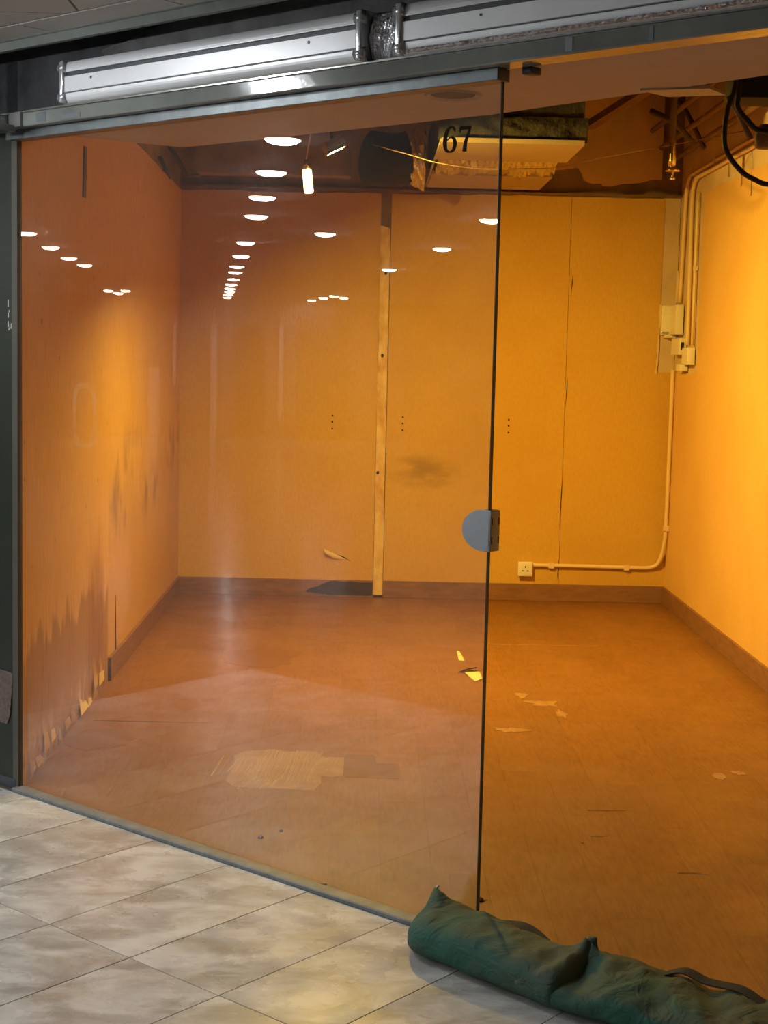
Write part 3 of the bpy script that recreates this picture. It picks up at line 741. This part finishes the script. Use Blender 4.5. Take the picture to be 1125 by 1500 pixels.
# ------------------------------------------------------------------ corridor floor
cf_poly = [(-31, -2.2), (3.2, -2.2), (3.2, 1.2), (1.95, 2.36)]
cf = clip([(-31, -2.4), (3.4, -2.4), (3.4, 9.0), (-31, 9.0)], -EN.x, -EN.y, -(CG - 0.02))
corridor = struct(prism('floor_corridor', cf, -0.08, -0.006, M_marble_far_dimmed), 'pale marble tiled floor of the shopping corridor')
# grout bed under the near tiles
prism('grout_bed', [(-5.2, -0.037), (-0.4, -0.037), (-0.4, -1.97), (-5.2, -1.97)], -0.0058, -0.0025, M_grout, corridor, G)
tw, tl, gap = 0.3207, 0.635, 0.0016
for row in range(3):
    n1 = -0.037 if row == 0 else -0.682 - (row - 1) * tl
    n0 = -0.682 - row * tl
    for k in range(15):
        s0 = -3.1075 + (k - 6) * tw
        if s0 < -5.1 or s0 > -0.6: continue
        z = random.uniform(-0.0006, 0.0)
        prism('tile', [(s0 + gap, n0 + gap), (s0 + tw - gap, n0 + gap), (s0 + tw - gap, n1 - gap), (s0 + gap, n1 - gap)], -0.0027, z, M_marble, corridor, G, loc=G(s0 + tw / 2, (n0 + n1) / 2, 0))
# beyond the near tiles the stone runs on level, coloured darker to dim its reflection
prism('far_paving', [(-5.0317, -1.97), (-5.0317, -0.05), (-34, -0.05), (-34, -1.97)], -0.006, -0.0008, M_marble_far_dimmed, corridor, G)

# ------------------------------------------------------------------ corridor ceiling
cz = HC
cc = clip([(-31, -2.4), (3.4, -2.4), (3.4, 9.0), (-31, 9.0)], -EN.x, -EN.y, -(CG - 0.27))
cceil = struct(prism('ceiling_corridor', cc, cz + 0.012, cz + 0.06, M_tbar), 'white tiled suspended ceiling of the corridor')
for i in range(-6, 5):
    for j in range(-3, 9):
        x0, y0 = -0.84 + i * 0.6, 4.425 - 0.6 + (j - 6) * 0.6
        p = [(x0 + .004, y0 + .004), (x0 + .596, y0 + .004), (x0 + .596, y0 + .596), (x0 + .004, y0 + .596)]
        p = clip(p, -EN.x, -EN.y, -(CG - 0.278))
        if len(p) > 2 and area2(p) > 0.003: prism('ceiling_tile', p, cz, cz + 0.012, M_ceiling_tile, cceil)
rest = clip([(-31, -2.4), (-4.45, -2.4), (-4.45, 9), (-31, 9)], -EN.x, -EN.y, -(CG - 0.27))
prism('far_ceiling', rest, cz, cz + 0.0118, M_ceiling_tile, cceil)
s = -4.4
while s < 0.2:
    gbox('border_tile', s + 0.003, s + 0.597, -0.270, -0.140, cz - 0.002, cz + 0.012, M_ceiling_tile, cceil); s += 0.6
struct(gbox('trim_9', -4.42, 0.2, -0.140, -0.122, cz - 0.03, cz + 0.06, M_fascia), 'grey edge trim of the corridor ceiling above the shopfront')
gbox('edge_angle', -4.42, 0.2, -0.155, -0.140, cz - 0.004, cz - 0.0005, M_fascia, bpy.data.objects['trim_9'])
struct(gbox('ceiling_recess', -4.42, 0.2, -0.14, 0.12, ZT, ZT + 0.05, M_dirty_shaded), 'dark top of the recess above the shopfront')
struct(gbox('wall_recess_front', -4.42, 0.2, -0.14, -0.122, cz + 0.06, ZT, M_dirty_shaded), 'hidden upstand over the corridor ceiling edge')

# ------------------------------------------------------------------ corridor walls (they show only as reflections)
struct(box('wall_south', -31, 3.4, -2.5, -2.4, -0.006, 2.52, M_corr_wall), 'grey shop wall across the corridor')
struct(box('wall_east', 3.4, 3.5, -2.5, 2.6, -0.006, 2.52, M_corr_wall), 'wall at the near end of the corridor')
struct(box('wall_west', -23.3, -23.2, -2.4, 9.0, -0.006, 2.52, M_corr_wall), 'far end wall of the corridor')
struct(box('wall_north', -23.2, -2.6, 6.7, 6.8, -0.006, 2.52, M_corr_wall), 'row of shopfronts along the corridor')
struct(box('wall_corner', XR + 0.15, 3.4, 2.3, 2.6, -0.006, 2.52, M_corr_wall), 'corner wall right of the shop')
ww = bpy.data.objects['wall_west']
for y, wd, h0, h1, m in ((4.245, 0.06, 0.9, 2.1, M_corr_pale), (3.55, 0.12, 0.0, 2.0, M_corr_pale), (2.35, 0.08, 0.3, 2.0, M_corr_pale), (2.9, 0.5, 0.0, 2.0, M_corr_dark), (1.6, 0.9, 0.0, 2.2, M_corr_dark), (5.3, 0.7, 0.0, 2.0, M_corr_dark), (4.6, 0.2, 0.0, 1.2, M_corr_pale)):
    box('wall_panel', -23.2, -23.15, y - wd / 2, y + wd / 2, h0, h1, m, ww)
ws = bpy.data.objects['wall_south']
for k in range(9):
    x = -22.5 + k * 2.9
    box('shop_panel', x, x + 1.9, -2.4, -2.36, 0.0, 2.15, M_corr_dark if k % 2 else M_corr_pale, ws)
wn = bpy.data.objects['wall_north']
for k in range(7):
    x = -22.8 + k * 2.9
    box('shop_panel', x, x + 2.0, 6.66, 6.70, 0.0, 2.15, M_corr_dark if k % 2 == 0 else M_corr_pale, wn)

# ------------------------------------------------------------------ corridor downlights
def downlight(src, x, y, r=0.075):
    if src is None:
        t = thing('ceiling_downlight', (x, y, cz), 'round white recessed downlight glowing in the corridor ceiling', 'downlight', 'corridor ceiling downlights')
        o = lathe('diffuser', (x, y, cz - 0.006), [(r * 0.25, -0.024), (r * 0.55, -0.021), (r * 0.85, -0.012), (r, 0.0), (r, 0.003)], M_down, t, 24)
        lathe('trim_ring', (x, y, cz - 0.004), [(r + 0.004, -0.006), (r + 0.016, 0.0), (r + 0.016, 0.0035), (r + 0.001, 0.0035), (r + 0.001, -0.005), (r + 0.004, -0.006)], M_corr_pale, t, 24, False)
        return t
    t = src.copy(); COL.objects.link(t); t.location = (x, y, cz)
    for c in src.children:
        k = c.copy(); COL.objects.link(k); k.parent = t
    return t
LAMPS = [(-2.814, 4.029), (-4.035, 3.988), (-5.328, 3.944), (-6.622, 3.896), (-9.181, 3.816), (-11.04, 3.754), (-12.82, 3.70), (-14.11, 3.65), (-15.79, 3.586),
         (-17.38, 3.534), (-18.75, 3.49), (-19.9, 3.44), (-21.18, 3.402), (-22.4, 3.36), (-8.948, 5.641), (-10.655, 5.562), (-12.301, 5.483), (-13.51, 5.376), (-20.9, 5.33), (-20.70, 5.058), (-21.9, 5.2),
         (-7.936, 3.269), (-9.114, 2.111), (-6.277, 2.308), (-12.55, 2.045), (-20.46, 1.73), (-21.4, 1.8), (-22.6, 1.87), (-21.0, 1.5),
         (-1.55, 4.06), (-3.75, 2.36), (-5.0, 0.6)]
first = None
for x, y in LAMPS:
    o = downlight(first, x, y)
    if first is None: first = o

# ------------------------------------------------------------------ lamps in the shop
LP = Vector((-0.1625, 6.90, 2.415))
ND = Vector((0.43, 0.085, -0.90)).normalized()
U1 = ND.cross(Vector((0, 0, 1))).normalized(); U2 = ND.cross(U1)
def L3(a, b, c): return LP + U1 * a + U2 * b + ND * c
fl = thing('flood_lamp', LP + Vector((0, 0, 0.2)), 'small glaring flood lamp fixed under the ceiling near the back wall', 'lamp')
link('emitter', [L3(a, b, -0.006) for a, b in ((-0.045, -0.035), (0.045, -0.035), (0.045, 0.035), (-0.045, 0.035))], [(0, 1, 2, 3)], M_warm, fl)
for a0, a1, b0_, b1_ in ((-0.055, -0.046, -0.045, 0.045), (0.046, 0.055, -0.045, 0.045), (-0.046, 0.046, -0.045, -0.036), (-0.046, 0.046, 0.036, 0.045)):
    box('bezel', a0, a1, b0_, b1_, -0.012, 0.004, M_satin, fl, L3)
box('housing', -0.055, 0.055, -0.045, 0.045, -0.050, -0.012, M_satin, fl, L3, 0.003)
tube('drop_rod', [LP - ND * 0.04, LP - ND * 0.06 + Vector((0, 0, 0.05)), Vector((LP.x, LP.y, ZT))], 0.008, M_rust, fl, 8)
pb = thing('pendant_bulb', (-0.323, 7.90, 2.324), 'small glowing tube bulb hanging on a cord beside the flood lamp', 'bulb')
axv = Vector((-0.013, 0, 0.120))
b0 = Vector((-0.321, 7.90, 2.326))
tube('bulb', [b0, b0 + axv * 0.06, b0 + axv * 0.94, b0 + axv], [0.019, 0.024, 0.024, 0.020], M_bulb, pb, 16)
tube('holder', [b0 + axv, b0 + axv * 1.4], [0.017, 0.011], M_brass, pb, 12)
tube('cord', [b0 + axv * 1.4, b0 + axv * 1.8 + Vector((0.012, 0, 0)), Vector((-0.30, 7.90, 2.75)), Vector((-0.28, 7.90, ZT))], 0.004, M_pipe, pb, 6, 5)
link('label_tag', [b0 + Vector((-0.035, -0.015, 0.122)), b0 + Vector((-0.012, -0.02, 0.112)), b0 + Vector((-0.012, -0.02, 0.15)), b0 + Vector((-0.03, -0.015, 0.135)), b0 + Vector((-0.012, -0.018, 0.15))], [(0, 1, 2, 3)], M_scrap, pb)

# ------------------------------------------------------------------ ceiling services: air box, ducts
ab = thing('air_grille_box', (0.66, 8.1, 2.497), 'cream air grille box with two flat blades hanging from the shop ceiling', 'air grille')
def blade(y0, y1, x0, x1, z, name):
    # flat blade with a turned-up front lip
    P = [(0, 0.0), (y1 - y0, 0.0), (y1 - y0, 0.004), (0.006, 0.004), (0.006, 0.022), (0, 0.022)]
    n = len(P); V = [Vector((x0, y0 + a, z + b)) for a, b in P] + [Vector((x1, y0 + a, z + b)) for a, b in P]
    return link(name, V, [tuple(range(n)), tuple(range(2 * n - 1, n - 1, -1))] + [(i, (i + 1) % n, n + (i + 1) % n, n + i) for i in range(n)], M_grille, ab)
blade(7.14, 7.78, 0.325, 0.990, 2.497, 'blade')
blade(8.42, 9.06, 0.330, 0.995, 2.497, 'blade')
box('side_frame', 0.318, 0.326, 7.15, 9.05, 2.50, 2.515, M_grille, ab)
V = []; Fc = []
NF = 46
for i in range(NF):
    for j in range(13):
        q = math.pi * j / 12
        x = 0.34 + 0.62 * i / (NF - 1)
        nz_ = 0.035 * noise.noise(Vector((x * 16, q * 4, 3))) + (0.012 if i % 2 else 0)
        V.append(Vector((x, 8.12 - (0.30 + nz_) * math.cos(q), 2.575 - (0.085 + nz_) * math.sin(q))))
for i in range(NF - 1):
    for j in range(12): Fc.append((i * 13 + j, i * 13 + j + 1, i * 13 + j + 14, i * 13 + j + 13))
link('foil_wrap', V, Fc, M_foil, ab)
# lagging on the duct behind the front blade
V = []; Fc = []; NL = 40
for i in range(NL):
    x = 0.31 + 0.70 * i / (NL - 1)
    for j in range(9):
        q = j / 8
        dd = 0.02 * noise.noise(Vector((x * 12, q * 5, 9)))
        V.append(Vector((x, 7.20 - 0.02 * math.sin(q * math.pi) + dd, 2.515 + 0.115 * q + 0.012 * noise.noise(Vector((x * 8, q, 4))))))
for i in range(NL - 1):
    for j in range(8): Fc.append((i * 9 + j, i * 9 + j + 1, i * 9 + j + 10, i * 9 + j + 9))
link('lagging', V, Fc, M_insul, ab, True)
box('duct_body', 0.33, 1.0, 7.24, 9.05, 2.60, 2.80, M_insul, ab)
fd = thing('flexible_duct', (0.17, 8.5, 2.58), 'dark round flexible duct with a foil rim beside the air grille box', 'duct')
ctr = [Vector((-0.02, 8.55, 2.60)), Vector((0.06, 8.52, 2.585)), Vector((0.14, 8.5, 2.58)), Vector((0.22, 8.5, 2.60))]
cen = catmull(ctr, 14)
tube('hose', cen, [0.140 + (0.008 if i % 2 else 0) for i in range(len(cen))], M_duct, fd, 20)
V = []; Fc = []
for i in range(7):
    for k in range(28):
        q = 2 * math.pi * k / 28
        r = 0.148 + 0.022 * noise.noise(Vector((i * 1.7, math.cos(q) * 3, math.sin(q) * 3))) + 0.006 * i
        V.append(Vector((0.215 + 0.013 * i, 8.5 + r * math.cos(q), 2.60 + r * math.sin(q))))
for i in range(6):
    for k in range(28): Fc.append((i * 28 + k, i * 28 + (k + 1) % 28, (i + 1) * 28 + (k + 1) % 28, (i + 1) * 28 + k))
link('foil_rim', V, Fc, M_foil, fd)

# sagging wire
tag(tube('loose_wire', [(-0.001, 7.4, 2.511), (0.182, 7.2, 2.44), (0.30, 7.1, 2.396), (0.50, 7.08, 2.37), (0.70, 7.08, 2.375), (0.877, 7.3, 2.412), (1.041, 7.4, 2.459), (1.27, 7.4, 2.509), (1.451, 7.4, 2.546), (1.84, 7.6, 2.65)], 0.0022, M_timber, None, 6, 6), 'thin loose wire sagging across the shop under the air grille box', 'wire')

# sprinkler drop
sp_t = thing('sprinkler_drop', (1.493, 7.6, 2.408), 'brass sprinkler head on a dark pipe drop near the back right corner', 'sprinkler')
tube('pipe', [(1.489, 7.6, 2.60), (1.489, 7.6, ZT)], 0.016, M_rust, sp_t, 12)
lathe('bracket', (1.489, 7.6, 2.80), [(0.02, 0), (0.045, 0.02), (0.045, 0.06), (0.02, 0.08)], M_rust, sp_t, 12)
lathe('brass_sleeve', (1.491, 7.6, 2.47), [(0.018, 0), (0.020, 0.03), (0.017, 0.09), (0.015, 0.15), (0.012, 0.15)], M_brass, sp_t, 16)
lathe('escutcheon', (1.496, 7.6, 2.445), [(0.036, 0.0), (0.036, 0.005), (0.018, 0.022), (0.012, 0.028)], M_brass, sp_t, 20)
lathe('nozzle', (1.496, 7.6, 2.405), [(0.012, 0), (0.015, 0.004), (0.007, 0.012), (0.008, 0.042)], M_brass, sp_t, 12)

# roof clutter over the right corner
tag(box('diagonal_strut', 0, 1, -0.03, 0.03, -0.02, 0.02, M_timber, None, lambda a, b, c: Vector((1.25, 8.9, 2.85)).lerp(Vector((1.72, 7.9, 3.10)), a) + Vector((b, 0, c))), 'old timber strut slanting up above the air grille box', 'strut')
tag(tube('ceiling_rod', [(1.60, 8.6, 3.1), (1.72, 8.4, 2.86), (1.80, 8.3, 2.66)], 0.014, M_rust, None, 8), 'rusty rod slanting down behind the sprinkler drop', 'rod')
tag(tube('ceiling_rod', [(1.45, 8.0, 2.80), (1.56, 7.9, 2.73), (1.66, 7.9, 2.62)], 0.016, M_rust, None, 8), 'short rusty rod just right of the brass sprinkler head', 'rod')
for k, z in enumerate((2.70, 2.78, 2.88)):
    tag(tube('overhead_pipe', [(1.80 - 0.06 * k, 9.2, z), (1.80 - 0.05 * k, 4.2, z + 0.02)], 0.016, M_timber, None, 8), ['lowest', 'middle', 'topmost'][k] + ' brown pipe running overhead along the right wall', 'pipe', 'overhead pipes along the right wall')
# hangers left
tag(tube('ceiling_hanger', [(-1.13, 8.3, 2.64), (-1.06, 8.3, 2.55), (-1.0, 8.3, 2.442), (-0.93, 8.3, 2.45)], 0.012, M_rust, None, 8), 'long dark bent hanger at the top of the left wall', 'hanger')
tag(tube('ceiling_hanger', [(-1.135, 8.2, 2.53), (-1.10, 8.2, 2.46), (-1.07, 8.2, 2.42)], 0.012, M_rust, None, 8), 'short dark hanger beside the longer one on the left wall', 'hanger')
tag(box('ceiling_beam', -0.98, -0.12, 8.6, 8.75, 2.50, 2.72, M_rough, None), 'dark rough beam under the shop ceiling left of the lamp', 'beam')

# black cables at the top right
def cable(pts, r, label): return tag(tube('black_cable', pts, r, M_black, None, 10, 8), label, 'cable')
cable([(1.19, 5.0, 2.62), (1.176, 5.0, 2.401), (1.156, 5.0, 2.325), (1.149, 5.0, 2.237), (1.163, 5.0, 2.183), (1.208, 5.0, 2.129), (1.254, 5.0, 2.102), (1.31, 5.0, 2.088), (1.42, 5.0, 2.12), (1.5, 5.02, 2.3), (1.5, 5.05, 2.6)], 0.0085, 'big drooping loop of thick black cable at the right')
cable([(1.22, 5.1, 2.62), (1.212, 5.1, 2.391), (1.212, 5.1, 2.348), (1.243, 5.1, 2.309), (1.294, 5.1, 2.274), (1.40, 5.1, 2.30), (1.46, 5.1, 2.6)], 0.0095, 'smaller upper loop of black cable at the right edge')
tag(tube('cable_sleeve', [(1.20, 5.2, 2.40), (1.235, 5.2, 2.35), (1.285, 5.2, 2.26)], 0.010, M_timber, None, 10, 4), 'brown sleeve slanting between the two black cable loops', 'cable')
tag(box('junction_box', 1.21, 1.5, 5.12, 5.3, 2.385, 2.48, M_dark, None, None, 0.006), 'dark box under the soffit that the black cables leave', 'box')
tag(lathe('pipe_stub', (1.335, 5.2, 2.23), [(0.03, 0), (0.036, 0.01), (0.036, 0.06), (0.02, 0.08)], M_timber, None, 16), 'brown round pipe stub hanging at the right edge', 'pipe')

# ------------------------------------------------------------------ conduits on the right wall
xw = XR - 0.014
def conduit(pts, r, label, saddles=(), name='conduit', cv=6):
    t = thing(name, pts[-1], label, 'conduit', 'conduits in the back right corner')
    tube('pipe', pts, r, M_pipe, t, 10, cv)
    for p in saddles:
        p = Vector(p); box('saddle', p.x - r - 0.004, p.x + r + 0.004, p.y - 0.012, p.y + 0.012, p.z - r - 0.004, p.z + r + 0.004, M_pipe, t)
    return t
conduit([(xw, 3.0, 2.612), (xw, 6.5, 2.604), (xw, 8.75, 2.594), (xw, 8.93, 2.588), (xw, 9.03, 2.55), (xw, 9.06, 2.44), (xw, 9.08, 2.2), (xw, 9.11, 1.86)], 0.012, 'upper painted conduit along the right wall bending down to the switch box', ((xw, 7.3, 2.602), (xw, 8.3, 2.596)))
conduit([(xw, 3.0, 2.575), (xw, 6.5, 2.568), (xw, 8.62, 2.560), (xw, 8.78, 2.553), (xw, 8.86, 2.51), (xw, 8.88, 2.40), (xw, 8.86, 2.0), (xw, 8.84, 1.60)], 0.012, 'lower painted conduit along the right wall bending down to the junction boxes', ((xw, 7.3, 2.567), (xw, 8.0, 2.563)))
conduit([(xw, 8.72, 2.47), (xw, 8.72, 2.1), (xw, 8.71, 1.60)], 0.009, 'thin straight vertical conduit nearest the wallpaper edge', ((xw, 8.72, 2.04),), cv=2)
conduit([(xw - .004, 9.17, 2.05), (xw - .004, 9.17, 1.86)], 0.010, 'short vertical conduit stub entering the top of the switch box', cv=2)
cs = conduit([(XR - 0.02, 9.20, 1.455), (XR - 0.02, 9.20, 1.0), (XR - 0.02, 9.21, 0.50), (XR - 0.024, 9.225, 0.38), (XR - 0.045, 9.245, 0.27), (XR - 0.09, YB - 0.017, 0.228), (XR - 0.2, YB - 0.016, 0.222), (1.4, YB - 0.016, 0.225), (1.05, YB - 0.016, 0.226)], 0.0125, 'long painted conduit running down the corner and left to the wall socket', ((XR - 0.021, 9.205, 0.48), (1.64, YB - 0.016, 0.222), (1.17, YB - 0.016, 0.226)), cv=8)
sw = thing('switch_box', (1.83, YB, 1.65), 'cream fused switch box on the bare patch in the corner', 'switch')
box('body', 1.79, 1.878, YB - 0.05, YB, 1.665, 1.845, M_white, sw, None, 0.004)
box('side_body', 1.835, 1.882, 9.03, YB - 0.045, 1.668, 1.842, M_white, sw, None, 0.004)
box('cover', 1.783, 1.845, YB - 0.07, YB - 0.05, 1.675, 1.79, M_white, sw, None, 0.004)
box('lower_plate', 1.81, 1.90 - 0.02, YB - 0.06, YB - 0.005, 1.648, 1.668, M_white, sw, None, 0.002)
box('slot', 1.79, 1.832, YB - 0.0715, YB - 0.069, 1.679, 1.684, M_dark, sw)
def jbox(y0, y1, z0, z1, label, hole):
    t = thing('junction_box', (XR, (y0 + y1) / 2, z0), label, 'junction box', 'junction boxes under the switch box')
    box('body', XR - 0.045, XR - 0.002, y0, y1, z0, z1, M_white, t, None, 0.003)
    if hole: box('opening', XR - 0.036, XR - 0.018, y0 - 0.0015, y0 + 0.001, z0 + 0.3 * (z1 - z0), z0 + 0.75 * (z1 - z0), M_dark, t)
    return t
jbox(8.92, 9.16, 1.545, 1.645, 'cream junction box directly under the switch box with a dark hole', True)
jbox(8.68, 8.84, 1.490, 1.585, 'cream junction box nearest the wallpaper edge, right of the others', False)
jbox(8.86, 9.00, 1.450, 1.492, 'small lowest cream junction box above the long conduit', False)
# socket
so = thing('wall_socket', (1.007, YB - 0.003, 0.15), 'white three-pin wall socket above the back skirting', 'socket')
box('back_box', 0.965, 1.050, YB - 0.034, YB - 0.003, 0.160, 0.245, M_white, so, None, 0.004)
box('face_plate', 0.962, 1.053, YB - 0.042, YB - 0.034, 0.157, 0.248, M_white, so, None, 0.003)
for x, z, w_, h_ in ((1.0075, 0.217, 0.006, 0.012), (0.992, 0.192, 0.011, 0.006), (1.023, 0.192, 0.011, 0.006)):
    box('pin_slot', x - w_ / 2, x + w_ / 2, YB - 0.0428, YB - 0.0415, z - h_ / 2, z + h_ / 2, M_dark, so)

# ------------------------------------------------------------------ debris on the shop floor
def scrap(name, cx, cy, pts, h, m, label, cat):
    V = [Vector((cx + a, cy + b, 0.001 + h * c)) for a, b, c in pts]; n = len(V)
    V2 = [v + Vector((0, 0, 0.0015)) for v in V]
    o = link(name, V + V2, [tuple(range(n)), tuple(range(2 * n - 1, n - 1, -1))] + [(i, (i + 1) % n, n + (i + 1) % n, n + i) for i in range(n)], m, None, loc=(cx, cy, 0))
    return tag(o, label, cat)
scrap('paper_scrap', 0.498, 7.45, [(-0.012, -0.09, 0), (0.016, -0.10, 0), (0.010, 0.0, 0.4), (0.0, 0.09, 1), (-0.012, 0.08, 1)], 0.012, M_scrap, 'small upright scrap of pale paper on the floor near the glass edge', 'scrap')
scrap('paper_scrap', 0.535, 6.98, [(-0.04, 0.07, 0.6), (0.03, 0.06, 1), (0.035, -0.05, 0.3), (0.0, -0.10, 0), (-0.02, -0.02, 0)], 0.012, M_scrap, 'larger torn scrap of pale paper beside the dark splinter', 'scrap')
scrap('wood_splinter', 0.51, 7.11, [(-0.045, -0.03, 0), (0.0, -0.035, 1), (0.05, 0.01, 1), (0.045, 0.04, 0.3), (-0.01, 0.02, 0.2)], 0.018, M_scratch, 'dark splinter lying on the floor beside the torn paper scrap', 'splinter')
for x, y, r in ((-0.30, 4.55, 0.010), (-0.24, 4.62, 0.007), (0.345, 4.04, 0.012)):
    tag(lathe('grit_crumb', (x, y, 0), [(r, 0), (r * 0.8, r * 0.6), (r * 0.2, r)], M_scratch, None, 7), {-0.30: 'largest dark crumb on the shop floor just behind the sill', -0.24: 'smaller dark crumb on the shop floor behind the sill', 0.345: 'dark crumb on the shop floor behind the green sandbag'}[x], 'crumb')

# ------------------------------------------------------------------ sandbags
def bag(name, s0, s1, nc0, nc1, half, hgt, label, seed, ears, taper0, taper1, handle_s):
    t = thing(name, G((s0 + s1) / 2, (nc0 + nc1) / 2, 0), label, 'sandbag', 'green canvas sandbags across the doorway')
    NS, NK = 90, 44
    V = []
    for i in range(NS + 1):
        u = i / NS; s = s0 + (s1 - s0) * u; nc = nc0 + (nc1 - nc0) * u
        e0 = min(1, u / taper0) if taper0 else 1; e1 = min(1, (1 - u) / taper1) if taper1 else 1
        k0 = math.sqrt(1 - (1 - e0) ** 2) * math.sqrt(1 - (1 - e1) ** 2)
        k0 = max(k0, 0.03)
        hw = half * (0.25 + 0.75 * k0) * (1 + 0.07 * noise.noise(Vector((s * 4, seed, 0)))); hh = hgt * (0.30 + 0.70 * k0) * (1 + 0.12 * noise.noise(Vector((s * 5, seed, 5))))
        for k in range(NK):
            q = 2 * math.pi * k / NK
            c, sn = math.cos(q), math.sin(q)
            a = hw * math.copysign(abs(c) ** 0.75, c); z = hh * 0.5 + hh * 0.5 * math.copysign(abs(sn) ** 0.8, sn)
            # creases: ridged noise that runs across the bag and gathers near the ends
            topw = max(0, sn + 0.35)
            p = Vector((s * 9 + a * 5, a * 7, seed))
            rid = (1 - abs(noise.noise(p)) * 2.2)
            f2 = (1 - abs(noise.noise(Vector((s * 17 - a * 8, a * 9 + z * 6, seed + 2)))) * 2)
            z += (0.011 * (rid - 0.4) + 0.006 * (f2 - 0.4)) * topw
            a += 0.008 * noise.noise(Vector((s * 14, z * 20, seed + 9))) * (1 if z > 0.01 else 0)
            # pulled-up corner ears
            for es, en, eh, ew, sh in ears:
                d2 = ((s - es) / ew) ** 2 + ((a + nc - en) / (ew * 0.75)) ** 2
                if sn > -0.2: z += eh * math.exp(-math.sqrt(d2 + 0.01) * 1.9) * max(0, min(1, sn + 0.5))
            V.append(G(s, nc + a, max(z, 0.0015)))
    Fc = [(i * NK + k, i * NK + (k + 1) % NK, (i + 1) * NK + (k + 1) % NK, (i + 1) * NK + k) for i in range(NS) for k in range(NK)]
    Fc += [tuple(range(NK - 1, -1, -1)), tuple(range(NS * NK, NS * NK + NK))]
    link('body', V, Fc, M_canvas, t, True)
    return t
b1 = bag('sandbag', -2.325, -1.81, -0.105, -0.150, 0.100, 0.108, 'green canvas sandbag with a peaked corner, left one against the glass edge', 1.3, [(-2.30, -0.085, 0.07, 0.055, 0), (-1.838, -0.085, 0.062, 0.055, 0)], 0.14, 0.07, 0)
b2 = bag('sandbag', -1.895, -1.20, -0.118, -0.05, 0.128, 0.088, 'green canvas sandbag lying across the doorway, right one with a standing ear', 5.1, [(-1.830, -0.085, 0.062, 0.06, 0)], 0.08, 0.0, 0)
# ears and trimmings
def cone_ear(s, n, z0, z1, r0, lean, par, name='corner_ear', tip=0.010):
    V = []; NK = 16; NJ = 9
    for j in range(NJ):
        u = j / (NJ - 1); r = r0 * (1 - u) ** 1.7 + tip
        for k in range(NK):
            q = 2 * math.pi * k / NK
            fold = 1 + 0.22 * math.sin(3 * q + 1.0) * (1 - u * 0.5)
            V.append(G(s + lean[0] * u + r * fold * math.cos(q), n + lean[1] * u + r * 0.8 * fold * math.sin(q), z0 + (z1 - z0) * u))
    Fc = [(j * NK + k, j * NK + (k + 1) % NK, (j + 1) * NK + (k + 1) % NK, (j + 1) * NK + k) for j in range(NJ - 1) for k in range(NK)]
    Fc.append(tuple(range((NJ - 1) * NK, NJ * NK)))
    return link(name, V, Fc, M_canvas, par, True)
cone_ear(-2.293, -0.09, 0.03, 0.142, 0.060, (0.0, 0.01), b1, tip=0.004)
tube('tie_thread', [G(-2.293, -0.08, 0.140), G(-2.295, -0.08, 0.148), G(-2.290, -0.08, 0.153)], 0.0035, M_thread, b1, 6)
cone_ear(-1.838, -0.085, 0.06, 0.140, 0.050, (0.006, 0.015), b2, tip=0.011)
def strap(par, pts, wd, m, name):
    P = catmull(pts, 8); V = []
    for i, p in enumerate(P):
        t = (P[min(i + 1, len(P) - 1)] - P[max(i - 1, 0)]).normalized(); sd = Vector((EN.x, EN.y, 0.15)).normalized()
        up_ = t.cross(sd).normalized() * 0.0018
        V += [p + sd * wd + up_, p - sd * wd + up_, p - sd * wd - up_, p + sd * wd - up_]
    Fc = [(i * 4 + k, i * 4 + (k + 1) % 4, i * 4 + 4 + (k + 1) % 4, i * 4 + 4 + k) for i in range(len(P) - 1) for k in range(4)] + [(0, 1, 2, 3), tuple(range(len(V) - 4, len(V)))]
    return link(name, V, Fc, m, par)
strap(b1, [G(-2.15, -0.075, 0.088), G(-2.11, -0.035, 0.086), G(-2.07, -0.025, 0.088), G(-2.03, -0.025, 0.080), G(-1.985, -0.04, 0.070)], 0.022, M_webbing, 'handle')
strap(b2, [G(-1.66, -0.02, 0.085), G(-1.62, -0.005, 0.098), G(-1.56, -0.005, 0.09), G(-1.48, 0.0, 0.094), G(-1.42, -0.01, 0.082)], 0.014, M_webbing, 'handle')
